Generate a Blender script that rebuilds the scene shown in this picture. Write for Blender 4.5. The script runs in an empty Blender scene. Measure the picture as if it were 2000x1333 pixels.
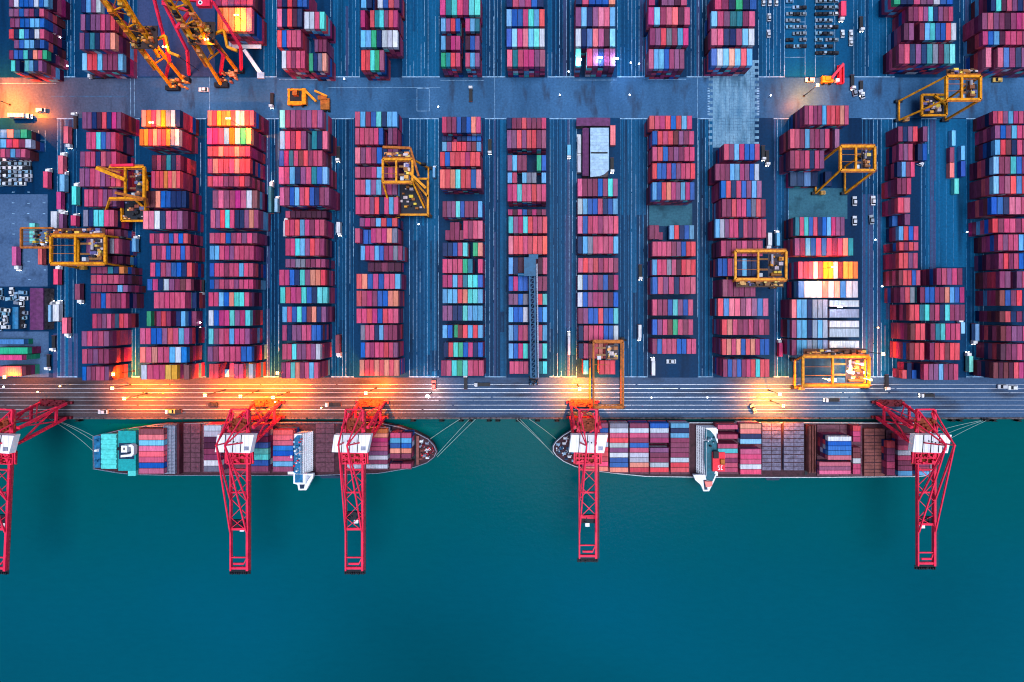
import bpy, math, random
from mathutils import Vector, Matrix
R = random.Random(7)
S = bpy.context.scene
COL = S.collection
PI = math.pi

# ---------------------------------------------------------------- plan units
# The port was surveyed in plan units of 0.35 m on the quay level, measured from the drone's foot point.
K, NX, NY, H = 0.35, 1050.0, 600.0, 330.0
def W(px, py, z=0.0):
    s = K * (H - z) / H
    return ((px - NX) * s, -(py - NY) * s)
def V3(px, py, z=0.0, zr=None):
    x, y = W(px, py, z if zr is None else zr)
    return Vector((x, y, z))

# ---------------------------------------------------------------- materials
def new_mat(name):
    m = bpy.data.materials.new(name); m.use_nodes = True
    nt = m.node_tree; b = nt.nodes['Principled BSDF']
    return m, nt, b
def noise(nt, scale, detail=4, rough=0.6, coord='Object', vec=None, stretch=None):
    tc = nt.nodes.new('ShaderNodeTexCoord')
    n = nt.nodes.new('ShaderNodeTexNoise'); n.inputs['Scale'].default_value = scale
    n.inputs['Detail'].default_value = detail; n.inputs['Roughness'].default_value = rough
    src = tc.outputs[coord]
    if coord == 'World':
        pass
    if stretch:
        mp = nt.nodes.new('ShaderNodeMapping'); mp.inputs['Scale'].default_value = stretch
        nt.links.new(src, mp.inputs['Vector']); src = mp.outputs['Vector']
    nt.links.new(src, n.inputs['Vector'])
    return n
def gnoise(nt, scale, detail=4, rough=0.6, stretch=None):
    g = nt.nodes.new('ShaderNodeNewGeometry')
    n = nt.nodes.new('ShaderNodeTexNoise'); n.inputs['Scale'].default_value = scale
    n.inputs['Detail'].default_value = detail; n.inputs['Roughness'].default_value = rough
    src = g.outputs['Position']
    if stretch:
        mp = nt.nodes.new('ShaderNodeMapping'); mp.inputs['Scale'].default_value = stretch
        nt.links.new(src, mp.inputs['Vector']); src = mp.outputs['Vector']
    nt.links.new(src, n.inputs['Vector'])
    return n
def ramp(nt, fac, stops):
    r = nt.nodes.new('ShaderNodeValToRGB'); e = r.color_ramp.elements
    e[0].position = stops[0][0]; e[0].color = (*stops[0][1], 1)
    e[1].position = stops[-1][0]; e[1].color = (*stops[-1][1], 1)
    for p, c in stops[1:-1]:
        x = e.new(p); x.color = (*c, 1)
    nt.links.new(fac, r.inputs['Fac']); return r
def mix(nt, a, b, fac, mode='MIX'):
    m = nt.nodes.new('ShaderNodeMix'); m.data_type = 'RGBA'; m.blend_type = mode
    for s, v in ((m.inputs[6], a), (m.inputs[7], b)):
        if hasattr(v, 'links'): nt.links.new(v, s)
        else: s.default_value = (*v, 1)
    if hasattr(fac, 'links'): nt.links.new(fac, m.inputs[0])
    else: m.inputs[0].default_value = fac
    return m.outputs[2]

def plain(name, c, rough=0.5, metal=0.0, dirt=0.35, scale=0.6, spec=0.2):
    m, nt, b = new_mat(name)
    n = gnoise(nt, scale, 5, 0.65)
    r = ramp(nt, n.outputs['Fac'], [(0.3, tuple(v * (1 - dirt) for v in c)), (0.7, tuple(min(1, v * (1 + dirt * 0.35)) for v in c))])
    nt.links.new(r.outputs['Color'], b.inputs['Base Color'])
    b.inputs['Roughness'].default_value = rough; b.inputs['Metallic'].default_value = metal
    b.inputs['Specular IOR Level'].default_value = spec
    return m
def attr_paint(name, rough=0.5, dirt=0.3):
    m, nt, b = new_mat(name)
    a = nt.nodes.new('ShaderNodeAttribute'); a.attribute_name = 'paint'
    oi = nt.nodes.new('ShaderNodeObjectInfo')
    n = gnoise(nt, 0.9, 5, 0.72, (1.6, 0.16, 1.0))
    r = ramp(nt, n.outputs['Fac'], [(0.30, (1 - dirt * 1.5,) * 3), (0.66, (1.10,) * 3)])
    c = mix(nt, a.outputs['Color'], r.outputs['Color'], 1.0, 'MULTIPLY')
    j = ramp(nt, oi.outputs['Random'], [(0.0, (0.78, 0.78, 0.82)), (1.0, (1.16, 1.13, 1.10))])
    c = mix(nt, c, j.outputs['Color'], 1.0, 'MULTIPLY')
    wn = nt.nodes.new('ShaderNodeTexWhiteNoise'); wn.noise_dimensions = '1D'; nt.links.new(oi.outputs['Random'], wn.inputs['W'])
    hs = nt.nodes.new('ShaderNodeHueSaturation'); mr = nt.nodes.new('ShaderNodeMapRange'); mr.inputs['To Min'].default_value = 0.482; mr.inputs['To Max'].default_value = 0.516
    nt.links.new(wn.outputs['Value'], mr.inputs['Value']); nt.links.new(mr.outputs['Result'], hs.inputs['Hue'])
    mr2 = nt.nodes.new('ShaderNodeMapRange'); mr2.inputs['To Min'].default_value = 1.02; mr2.inputs['To Max'].default_value = 0.80
    sx_ = nt.nodes.new('ShaderNodeSeparateColor'); nt.links.new(wn.outputs['Color'], sx_.inputs[0]); nt.links.new(sx_.outputs[1], mr2.inputs['Value']); nt.links.new(mr2.outputs['Result'], hs.inputs['Saturation'])
    nt.links.new(c, hs.inputs['Color']); c = hs.outputs['Color']
    rust = gnoise(nt, 1.3, 6, 0.75)
    rf = ramp(nt, rust.outputs['Fac'], [(0.60, (0, 0, 0)), (0.70, (0.60,) * 3)])
    c = mix(nt, c, (0.09, 0.045, 0.035), rf.outputs['Color'])
    nt.links.new(c, b.inputs['Base Color']); b.inputs['Roughness'].default_value = rough
    b.inputs['Specular IOR Level'].default_value = 0.15
    return m
def emit(name, c, s):
    m, nt, b = new_mat(name)
    b.inputs['Base Color'].default_value = (*c, 1)
    b.inputs['Emission Color'].default_value = (*c, 1); b.inputs['Emission Strength'].default_value = s
    return m

def asphalt(name, lo, hi, rough=0.42, s1=0.02, streak=(1, 1, 1), seam=True):
    m, nt, b = new_mat(name)
    n1 = gnoise(nt, s1, 5, 0.6, streak); n2 = gnoise(nt, 0.7, 6, 0.7)
    c = ramp(nt, n1.outputs['Fac'], [(0.3, lo), (0.7, hi)]).outputs['Color']
    g = ramp(nt, n2.outputs['Fac'], [(0.3, (0.7,) * 3), (0.7, (1.15,) * 3)]).outputs['Color']
    c = mix(nt, c, g, 1.0, 'MULTIPLY')
    if seam:   # tyre-worn tracks and oil
        n3 = gnoise(nt, 0.11, 3, 0.5, streak)
        o = ramp(nt, n3.outputs['Fac'], [(0.54, (0, 0, 0)), (0.72, (0.75,) * 3)]).outputs['Color']
        c = mix(nt, c, tuple(v * 0.45 for v in lo), o)
    nt.links.new(c, b.inputs['Base Color'])
    rr = ramp(nt, n1.outputs['Fac'], [(0.3, (rough - 0.12,) * 3), (0.7, (rough + 0.15,) * 3)])
    nt.links.new(rr.outputs['Color'], b.inputs['Roughness'])
    b.inputs['Specular IOR Level'].default_value = 0.06
    bp = nt.nodes.new('ShaderNodeBump'); bp.inputs['Strength'].default_value = 0.15
    nt.links.new(n2.outputs['Fac'], bp.inputs['Height']); nt.links.new(bp.outputs['Normal'], b.inputs['Normal'])
    return m

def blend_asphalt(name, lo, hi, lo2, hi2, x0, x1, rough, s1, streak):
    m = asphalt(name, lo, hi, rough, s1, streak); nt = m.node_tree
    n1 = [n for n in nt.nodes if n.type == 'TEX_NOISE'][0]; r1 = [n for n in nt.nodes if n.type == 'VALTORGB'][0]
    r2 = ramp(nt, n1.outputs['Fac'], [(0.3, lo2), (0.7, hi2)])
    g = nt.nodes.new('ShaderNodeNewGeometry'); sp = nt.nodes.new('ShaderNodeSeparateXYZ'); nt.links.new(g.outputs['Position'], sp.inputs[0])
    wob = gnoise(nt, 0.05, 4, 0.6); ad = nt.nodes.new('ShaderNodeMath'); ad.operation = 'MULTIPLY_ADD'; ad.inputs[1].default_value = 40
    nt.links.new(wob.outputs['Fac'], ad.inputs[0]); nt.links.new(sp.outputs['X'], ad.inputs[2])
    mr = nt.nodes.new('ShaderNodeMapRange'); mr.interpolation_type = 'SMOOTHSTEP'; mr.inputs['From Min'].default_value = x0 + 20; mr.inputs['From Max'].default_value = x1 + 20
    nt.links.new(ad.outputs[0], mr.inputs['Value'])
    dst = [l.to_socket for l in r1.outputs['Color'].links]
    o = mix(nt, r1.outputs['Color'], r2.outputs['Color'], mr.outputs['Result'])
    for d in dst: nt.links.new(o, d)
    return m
M = {}
M['paint'] = attr_paint('container_paint')
M['yard'] = asphalt('yard_asphalt', (0.0003, 0.014, 0.052), (0.001, 0.042, 0.125), 0.45, 0.03, (1.0, 0.08, 1))
M['road'] = asphalt('road_asphalt', (0.012, 0.060, 0.140), (0.056, 0.165, 0.330), 0.42, 0.022, (1.3, 0.35, 1))
M['apron'] = asphalt('apron_asphalt', (0.018, 0.050, 0.120), (0.050, 0.115, 0.235), 0.40, 0.016, (0.25, 1, 1))
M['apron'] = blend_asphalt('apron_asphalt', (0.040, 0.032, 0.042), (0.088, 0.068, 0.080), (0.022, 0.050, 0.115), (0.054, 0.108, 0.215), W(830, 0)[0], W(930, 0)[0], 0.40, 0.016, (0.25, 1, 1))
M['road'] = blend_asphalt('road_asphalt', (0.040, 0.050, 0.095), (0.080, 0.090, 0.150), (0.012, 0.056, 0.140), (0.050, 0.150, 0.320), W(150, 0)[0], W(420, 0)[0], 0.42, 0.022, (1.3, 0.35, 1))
M['plaza'] = asphalt('plaza_paving', (0.040, 0.085, 0.190), (0.075, 0.140, 0.270), 0.5, 0.03)
M['pad'] = asphalt('teal_pad', (0.020, 0.090, 0.150), (0.035, 0.130, 0.190), 0.5, 0.05)
M['slab'] = asphalt('pale_slab', (0.06, 0.17, 0.30), (0.20, 0.36, 0.52), 0.6, 0.10, (2.2, 0.5, 1))
M['concrete'] = plain('quay_concrete', (0.10, 0.085, 0.10), 0.8, 0, 0.9, 0.45)
M['line'] = plain('worn_road_paint', (0.26, 0.46, 0.72), 0.55, 0, 0.75, 0.35)
M['faint'] = plain('faded_road_paint', (0.018, 0.15, 0.34), 0.55, 0, 0.75, 0.30)
M['rail'] = plain('rail_and_trail_steel', (0.62, 0.66, 0.78), 0.35, 0.3, 0.35, 0.15)
M['yellow'] = plain('crane_yellow', (0.84, 0.31, 0.008), 0.42, 0, 0.62, 0.45)
M['rustyellow'] = plain('worn_orange_steel', (0.46, 0.13, 0.02), 0.6, 0, 0.6, 0.5)
M['red'] = plain('crane_red', (0.86, 0.026, 0.085), 0.42, 0, 0.32, 0.25)
M['rustred'] = plain('rusty_red_steel', (0.30, 0.045, 0.018), 0.6, 0, 0.7, 0.6)
M['darkred'] = plain('rail_bogie_red', (0.17, 0.015, 0.03), 0.6, 0, 0.6, 0.7)
M['dark'] = plain('dark_steel', (0.012, 0.016, 0.026), 0.55, 0, 0.4, 0.6)
M['rubber'] = plain('rubber', (0.012, 0.012, 0.014), 0.8, 0, 0.3, 1.0)
M['white'] = plain('white_roof', (0.80, 0.80, 0.88), 0.5, 0, 0.10, 0.12)
M['shipwhite'] = plain('ship_white', (0.80, 0.83, 0.92), 0.45, 0, 0.2, 0.5)
M['bluedeck'] = plain('blue_deck', (0.015, 0.16, 0.36), 0.5, 0, 0.55, 0.5)
M['tealdeck'] = plain('teal_deck', (0.010, 0.12, 0.18), 0.5, 0, 0.5, 0.4)
M['turq'] = plain('turquoise_deck', (0.01, 0.33, 0.36), 0.5, 0, 0.35, 0.5)
M['lightturq'] = plain('light_turquoise_steel', (0.09, 0.62, 0.62), 0.5, 0, 0.35, 0.4)
M['hatch'] = plain('mauve_hatch', (0.13, 0.045, 0.075), 0.6, 0, 0.55, 0.5)
M['greyhatch'] = plain('grey_hatch', (0.17, 0.15, 0.24), 0.65, 0, 0.65, 0.45)
M['brownhatch'] = plain('brown_hatch', (0.24, 0.075, 0.07), 0.6, 0, 0.5, 0.3)
M['hull'] = plain('hull_blue', (0.012, 0.035, 0.085), 0.4, 0, 0.4, 0.2)
M['hullred'] = plain('hull_maroon', (0.07, 0.016, 0.03), 0.4, 0, 0.5, 0.2)
M['deck'] = plain('ship_deck', (0.055, 0.018, 0.030), 0.65, 0, 0.6, 0.5)
M['bluesteel'] = plain('blue_crane_steel', (0.008, 0.095, 0.22), 0.45, 0, 0.4, 0.5)
M['funnel'] = plain('funnel_red', (0.78, 0.02, 0.045), 0.45, 0, 0.25, 0.6)
M['salmonboat'] = plain('salmon_lifeboat', (0.85, 0.22, 0.20), 0.45, 0, 0.15, 0.6)
M['rope'] = plain('mooring_rope', (0.30, 0.42, 0.42), 0.8, 0, 0.3, 1.0)
M['roofblue'] = plain('pale_workshop_roof', (0.33, 0.50, 0.70), 0.5, 0, 0.35, 0.4)
M['purple'] = plain('purple_roof', (0.12, 0.028, 0.115), 0.55, 0, 0.45, 0.4)
M['lattice'] = plain('galvanised_lattice', (0.27, 0.30, 0.42), 0.5, 0.2, 0.45, 0.8)
M['amber'] = emit('amber_lamp', (1.0, 0.50, 0.12), 14)
M['cool'] = emit('cool_lamp', (0.72, 0.88, 1.0), 70)
M['greenlamp'] = emit('green_lamp', (0.05, 1.0, 0.25), 25)
M['postlamp'] = emit('post_lamp', (0.85, 0.92, 1.0), 9)
M['headlamp'] = emit('headlamp', (1.0, 0.9, 0.75), 12)
M['whitelamp'] = emit('white_lamp', (1.0, 0.85, 0.65), 70)

def water_mat():
    m, nt, b = new_mat('harbour_water')
    n = gnoise(nt, 0.0030, 2, 0.4, (1.0, 1.6, 1))
    c = ramp(nt, n.outputs['Fac'], [(0.30, (0.000, 0.054, 0.080)), (0.50, (0.000, 0.072, 0.112)), (0.70, (0.000, 0.080, 0.142))])
    gq = nt.nodes.new('ShaderNodeNewGeometry'); sq = nt.nodes.new('ShaderNodeSeparateXYZ'); nt.links.new(gq.outputs['Position'], sq.inputs[0])
    wq = gnoise(nt, 0.012, 3, 0.55); aq = nt.nodes.new('ShaderNodeMath'); aq.operation = 'MULTIPLY_ADD'; aq.inputs[1].default_value = 70; nt.links.new(wq.outputs['Fac'], aq.inputs[0]); nt.links.new(sq.outputs['Y'], aq.inputs[2])
    mq = nt.nodes.new('ShaderNodeMapRange'); mq.interpolation_type = 'SMOOTHSTEP'; mq.inputs['From Min'].default_value = -185; mq.inputs['From Max'].default_value = -60; nt.links.new(aq.outputs[0], mq.inputs['Value'])
    silt = mix(nt, c.outputs['Color'], (0.000, 0.074, 0.084), mq.outputs['Result'])
    rp = gnoise(nt, 0.22, 4, 0.65, (0.5, 1.5, 1)); rr = ramp(nt, rp.outputs['Fac'], [(0.3, (0.965,) * 3), (0.7, (1.03,) * 3)])
    nt.links.new(mix(nt, silt, rr.outputs['Color'], 1.0, 'MULTIPLY'), b.inputs['Base Color'])
    b.inputs['Roughness'].default_value = 0.12; b.inputs['IOR'].default_value = 1.33; b.inputs['Specular IOR Level'].default_value = 0.05
    w1 = gnoise(nt, 0.35, 3, 0.6, (1, 1.6, 1)); w2 = gnoise(nt, 1.6, 2, 0.5)
    ad = nt.nodes.new('ShaderNodeMath'); ad.operation = 'MULTIPLY_ADD'; ad.inputs[1].default_value = 0.25
    nt.links.new(w2.outputs['Fac'], ad.inputs[0]); nt.links.new(w1.outputs['Fac'], ad.inputs[2])
    bp = nt.nodes.new('ShaderNodeBump'); bp.inputs['Strength'].default_value = 0.18; bp.inputs['Distance'].default_value = 0.5
    nt.links.new(ad.outputs[0], bp.inputs['Height']); nt.links.new(bp.outputs['Normal'], b.inputs['Normal'])
    return m
M['water'] = water_mat()

# ---------------------------------------------------------------- mesh builder
class MB:
    def __init__(s): s.v = []; s.f = []; s.c = []
    def hexa(s, p, c=(1, 1, 1)):
        o = len(s.v); s.v += [tuple(q) for q in p]
        for q in ((0, 3, 2, 1), (4, 5, 6, 7), (0, 1, 5, 4), (1, 2, 6, 5), (2, 3, 7, 6), (3, 0, 4, 7)):
            s.f.append(tuple(o + i for i in q)); s.c.append(c)
        return s
    def box(s, x0, y0, z0, x1, y1, z1, c=(1, 1, 1)):
        if x0 > x1: x0, x1 = x1, x0
        if y0 > y1: y0, y1 = y1, y0
        return s.hexa([(x0, y0, z0), (x1, y0, z0), (x1, y1, z0), (x0, y1, z0), (x0, y0, z1), (x1, y0, z1), (x1, y1, z1), (x0, y1, z1)], c)
    def bar(s, a, b, w, h=None, c=(1, 1, 1)):
        a = Vector(a); b = Vector(b); h = h or w
        d = (b - a).normalized(); up = Vector((0, 0, 1))
        if abs(d.z) > 0.95: up = Vector((0, 1, 0))
        u = d.cross(up).normalized() * (w / 2); n = u.cross(d).normalized() * (h / 2)
        return s.hexa([a - u - n, a + u - n, b + u - n, b - u - n, a - u + n, a + u + n, b + u + n, b - u + n], c)
    def cyl(s, a, b, r, n=8, c=(1, 1, 1), r2=None):
        a = Vector(a); b = Vector(b); r2 = r if r2 is None else r2
        d = (b - a).normalized(); up = Vector((0, 0, 1))
        if abs(d.z) > 0.95: up = Vector((0, 1, 0))
        u = d.cross(up).normalized(); w = u.cross(d)
        o = len(s.v)
        for p, rr in ((a, r), (b, r2)):
            for i in range(n):
                t = 2 * PI * i / n; s.v.append(tuple(p + u * math.cos(t) * rr + w * math.sin(t) * rr))
        for i in range(n):
            j = (i + 1) % n; s.f.append((o + i, o + j, o + n + j, o + n + i)); s.c.append(c)
        s.f.append(tuple(o + n - 1 - i for i in range(n))); s.c.append(c)
        s.f.append(tuple(o + n + i for i in range(n))); s.c.append(c)
        return s
    def prism(s, pts, z0, z1, c=(1, 1, 1), top=None):
        n = len(pts); o = len(s.v); top = top or pts
        s.v += [(x, y, z0) for x, y in pts] + [(x, y, z1) for x, y in top]
        for i in range(n):
            j = (i + 1) % n; s.f.append((o + i, o + j, o + n + j, o + n + i)); s.c.append(c)
        s.f.append(tuple(o + n - 1 - i for i in range(n))); s.c.append(c)
        s.f.append(tuple(o + n + i for i in range(n))); s.c.append(c)
        return s
    def data(s, name, mat):
        me = bpy.data.meshes.new(name); me.from_pydata(s.v, [], s.f); me.update()
        at = me.attributes.new('paint', 'FLOAT_COLOR', 'FACE')
        at.data.foreach_set('color', [x for c in s.c for x in (*c, 1.0)])
        me.materials.append(mat); return me
    def build(s, name, mat, parent=None):
        o = bpy.data.objects.new(name, s.data(name, mat)); COL.objects.link(o)
        if parent: o.parent = parent
        return o

def tag(o, label=None, cat=None, group=None, kind=None):
    if label: o['label'] = label
    if cat: o['category'] = cat
    if group: o['group'] = group
    if kind: o['kind'] = kind
    return o
def empty(name, loc=(0, 0, 0), rz=0.0):
    o = bpy.data.objects.new(name, None); COL.objects.link(o)
    o.location = loc; o.rotation_euler = (0, 0, rz); o.empty_display_size = 1; return o
KIDS = {}
def copy_tree(o, parent=None):
    c = o.copy(); COL.objects.link(c); c.parent = parent
    for ch in [x for x in bpy.data.objects if x.parent == o]: copy_tree(ch, c)
    return c
ORD = 'zeroth first second third fourth fifth sixth seventh eighth ninth tenth eleventh twelfth thirteenth fourteenth fifteenth sixteenth seventeenth eighteenth nineteenth twentieth'.split()

# ---------------------------------------------------------------- the setting
def sheet(name, rects, z, mat, thick=0.0):
    m = MB()
    for x0, y0, x1, y1 in rects:
        a = W(x0, y0); b = W(x1, y1)
        o = len(m.v); m.v += [(a[0], b[1], z), (b[0], b[1], z), (b[0], a[1], z), (a[0], a[1], z)]
        m.f.append((o, o + 1, o + 2, o + 3)); m.c.append((1, 1, 1))
    return tag(m.build(name, mat), kind='structure')
QE = 819.0
qy = W(0, QE)[1]
g = MB(); g.box(-4000, qy + 1.2, -14, 4000, 5000, 0.0); tag(g.build('ground', M['yard']), kind='structure')
g = MB(); g.box(-4000, qy, -14, 4000, qy + 1.2, 0.15); tag(g.build('quay_edge', M['concrete']), kind='structure')
g = MB(); o = [(-4000, -5000, -4), (4000, -5000, -4), (4000, qy + 1, -4), (-4000, qy + 1, -4)]
g.v = o; g.f = [(0, 1, 2, 3)]; g.c = [(1, 1, 1)]; tag(g.build('water', M['water']), kind='structure')
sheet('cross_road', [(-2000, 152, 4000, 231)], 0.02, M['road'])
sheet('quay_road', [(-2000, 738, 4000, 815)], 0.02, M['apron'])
sheet('paved_plaza', [(-300, 380, 93, 560)], 0.02, M['plaza'])
sheet('side_path', [(-300, 648, 95, 737)], 0.02, M['plaza'])
tiles = []
for i_ in range(12):
    for j_ in range(30):
        x = 1384 + i_ * 8.2; y = 118 + j_ * 5.7
        if i_ in (0, 11) and j_ % 2: continue
        tiles.append((x, y, x + 8.2 * R.uniform(.93, 1), y + 5.7 * R.uniform(.93, 1)))
sheet('pale_pavement', tiles, 0.04, M['slab'])
sheet('loading_pad_pavement', [(1540, 368, 1655, 428), (1268, 398, 1352, 442)], 0.03, M['pad'])

M['alley_light'] = asphalt('alley_paving', (0.0005, 0.040, 0.115), (0.002, 0.098, 0.240), 0.45, 0.03, (1.0, 0.08, 1))
M['alley_mauve'] = asphalt('mauve_alley_paving', (0.020, 0.040, 0.115), (0.045, 0.065, 0.170), 0.45, 0.03, (1.0, 0.08, 1))
sheet('alley_path', [(786, -300, 858, 150), (650, -300, 702, 150), (1206, -300, 1262, 150), (1482, -300, 1740, 150), (800, 233, 857, 470), (1076, 233, 1126, 420), (1214, 233, 1262, 420), (1798, 233, 1918, 522)], 0.012, M['alley_light'])
sheet('mauve_alley_path', [(1076, 420, 1126, 640), (1684, 380, 1748, 738), (104, 652, 152, 738), (268, 0, 420, 150)], 0.012, M['alley_mauve'])
# ---- painted lines and rails (alley lane lines, stop lines, quay rails and light trails drawn as lines)
ln = MB(); fl = MB()
def line(m, x0, y0, x1, y1, z=0.045):
    a = W(x0, y0); b = W(x1, y1)
    o = len(m.v); m.v += [(a[0], b[1], z), (b[0], b[1], z), (b[0], a[1], z), (a[0], a[1], z)]
    m.f.append((o, o + 1, o + 2, o + 3)); m.c.append((1, 1, 1))
LOWER = [(112, 150), (258, 272), (382, 402), (516, 544), (648, 690), (800, 856), (948, 988), (1074, 1126), (1212, 1264), (1364, 1392), (1512, 1540), (1684, 1750), (1800, 1828), (1888, 1920)]
lanes = {'alley_light': [], 'alley_mid': [], 'alley_mauve': []}
UPPER = [(104, 146), (252, 268), (516, 540), (646, 702), (786, 858), (942, 986), (1070, 1122), (1206, 1262), (1342, 1386), (1482, 1532), (1668, 1746), (1874, 1914)]
for (a, b), (ya, yb) in [(q, (234, 735)) for q in LOWER] + [(q, (-200, 149)) for q in UPPER]:
    x = a
    while x < b:
        wd = R.uniform(2.5, 9); k = R.choice(['alley_light', 'alley_mid', 'alley_mid', None, None, 'alley_mauve' if R.random() < .3 else 'alley_light'])
        if k:
            y = ya
            while y < yb:
                L = R.uniform(90, 420); lanes[k].append((x, y, min(b, x + wd), min(yb, y + L))); y += L + R.choice([0, 0, 40, 90])
        x += wd
M['alley_mid'] = asphalt('mid_alley_paving', (0.0004, 0.026, 0.084), (0.001, 0.064, 0.175), 0.45, 0.05, (1.0, 0.06, 1))
for i_, k in enumerate(lanes): sheet('alley_road_surface', lanes[k], 0.018 + i_ * 0.004, M[k])
for a, b in LOWER:
    n = max(2, int((b - a) / 6.8)); st = (b - a) / n
    for i in range(n + 1):
        x = a + st * i + R.uniform(-0.6, 0.6)
        y = 233.0
        bright = R.random() < 0.28
        while y < 736:                                        # worn, interrupted lane lines
            L = R.uniform(20, 130); w = R.uniform(0.45, 0.8) if bright else R.uniform(0.5, 1.0)
            line(ln if (bright or R.random() < 0.2) else fl, x - w / 2, y, x + w / 2, min(736, y + L)); y += L + R.choice([0, 0, 2, 6, 14])
    line(ln, a - 1, 231.3, b + 1, 233.2); line(ln, a - 1, 735.6, b + 1, 737.4)
UPPER = [(104, 146), (252, 268), (516, 540), (646, 702), (786, 858), (942, 986), (1070, 1122), (1206, 1262), (1342, 1386), (1482, 1532), (1668, 1746), (1874, 1914)]
for a, b in UPPER:
    n = max(2, int((b - a) / 6.8)); st = (b - a) / n
    for i in range(n + 1):
        x = a + st * i + R.uniform(-0.6, 0.6); y = -150.0; bright = R.random() < 0.4
        while y < 150:
            L = R.uniform(20, 120); w = R.uniform(0.45, 0.8)
            line(ln if (bright or R.random() < 0.25) else fl, x - w / 2, y, x + w / 2, min(150, y + L)); y += L + R.choice([0, 2, 6, 12])
    line(ln, a - 1, 149.6, b + 1, 151.6)
for x in (1820, 1834, 1848, 1862):                            # open lanes in the eastern alley
    line(fl, x - 0.5, 250, x + 0.5, 520)
for y0, x0, x1 in ((155.5, 545, 640), (157.0, 860, 945), (156.5, 1120, 1205), (155.0, 1265, 1340)): line(ln, x0, y0, x1, y0 + 0.7)
for x in (255, 262): line(ln, x, 100, x + 0.8, 228)
line(ln, 814, 173, 838, 173.7); line(ln, 814, 217, 838, 217.7); line(ln, 814, 173, 814.7, 217.7); line(ln, 838, 173, 838.7, 217.7)
line(ln, 640, 171, 860, 171.5); line(fl, 780, 195, 838, 195.6); line(fl, 100, 188, 250, 188.8); line(ln, 0, 163, 110, 163.6)
line(ln, 966, 0, 966.6, 236); line(ln, 1362, 150, 1362.6, 620); line(ln, 409, 150, 409.7, 230)
for i in range(11):
    y = 172 + i * 5.0; line(ln, 1382, y, 1386, y + 2.2); line(ln, 1478, y, 1483, y + 2.2)
for x in (1532, 1572, 1592, 1630):                            # bay grid of the vehicle lot
    line(ln, x, -60, x + 0.8, 150)
for y in (14, 43, 53, 112): line(ln, 1532, y, 1572, y + 0.8); line(fl, 1592, y - 1, 1634, y - 0.2)
for x in (62, 75, 88): line(ln, x, 255, x + 0.6, 297)
line(ln, 62, 274, 88, 274.6)
for x, y in ((26, 375), (56, 375), (26, 396), (56, 397), (86, 396), (26, 417), (55, 417), (86, 417), (26, 437), (27, 457), (56, 510), (88, 527), (58, 546)):
    line(ln, x - 2.5, y, x + 2.5, y + 1.3)
tag(ln.build('lane_line_markings', M['line']), kind='structure'); tag(fl.build('faded_lane_line_markings', M['faint']), kind='structure')
rl = MB()
for y, w in ((751.5, 0.5), (759.0, 0.75), (767.2, 0.75), (775.8, 0.8), (782.0, 0.4), (791.5, 0.6), (800.0, 0.7), (806.5, 0.35)):
    x = -400.0
    while x < 2400:
        L = R.uniform(60, 320); q = w * R.uniform(0.65, 1.1); line(rl, x, y - 0.1 * q, min(2400, x + L), y + q * 0.9); x += L + R.choice([0, 0, 0, 1.5, 4])
tag(rl.build('rail_and_trail_line_markings', M['rail']), kind='structure')  # light trails along the quay are drawn as bright lines with the rails

# ---- fenders along the quay face
fb = MB(); fb.cyl((0, -0.9, -3.4), (0, -0.9, -0.2), 0.75, 10); fb.box(-1.5, -0.45, -3.2, 1.5, 0, -0.1); fb.box(-1.7, -1.75, -3.3, 1.7, -1.45, -0.2)
fdata = fb.data('quay_fender', M['rubber'])
fx = [60, 110, 150, 806, 862, 900, 918, 955, 972, 1012, 1050, 1088, 1862, 1878, 1930, 1944, 1992]
for i, x in enumerate(fx):
    o = bpy.data.objects.new('quay_fender', fdata); COL.objects.link(o); o.location = (W(x, QE)[0], qy - 0.02, 0.1)
    seg = 'west of the green-decked ship' if x < 200 else ('between the two ships' if x < 1100 else 'east of the eastern ship')
    n = len([q for q in fx[:i + 1] if (q < 200) == (x < 200) and (q < 1100) == (x < 1100)])
    tag(o, f'black rubber fender on the quay face, {ORD[n]} {seg}', 'fender', 'rubber fenders on the quay wall')

# ---------------------------------------------------------------- containers
PAL = {'P': ((0.64, 0.068, 0.185), 'rose'), 'R': ((0.82, 0.068, 0.115), 'coral red'), 'M': ((0.28, 0.036, 0.120), 'mauve'), 'D': ((0.085, 0.012, 0.050), 'plum'),
       'V': ((0.27, 0.075, 0.21), 'violet'), 'U': ((0.55, 0.035, 0.19), 'magenta'), 'B': ((0.006, 0.125, 0.50), 'blue'), 'N': ((0.006, 0.030, 0.125), 'navy'),
       'L': ((0.12, 0.44, 0.76), 'light blue'), 'T': ((0.09, 0.68, 0.66), 'turquoise'), 'G': ((0.025, 0.42, 0.20), 'green'), 'E': ((0.008, 0.20, 0.27), 'teal'),
       'W': ((0.58, 0.61, 0.72), 'white'), 'O': ((0.88, 0.20, 0.03), 'orange'), 'Y': ((0.85, 0.42, 0.03), 'yellow'), 'S': ((0.90, 0.27, 0.20), 'salmon'),
       'C': ((0.21, 0.22, 0.31), 'grey'), 'H': ((0.20, 0.040, 0.060), 'brown'), 'Z': ((0.30, 0.37, 0.50), 'silver')}
CH = 2.9                                                       # tier height
BL = []   # (name, yard, [(y0,y1,x0,x1,tiers,colours)])
def block(s, yard):
    bays = []
    for L in s.strip().split('\n'):
        p = L.split(); bays.append((float(p[0]), float(p[1]), float(p[2]), float(p[3]), int(p[4]), p[5]))
    BL.append((yard, bays))
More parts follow.
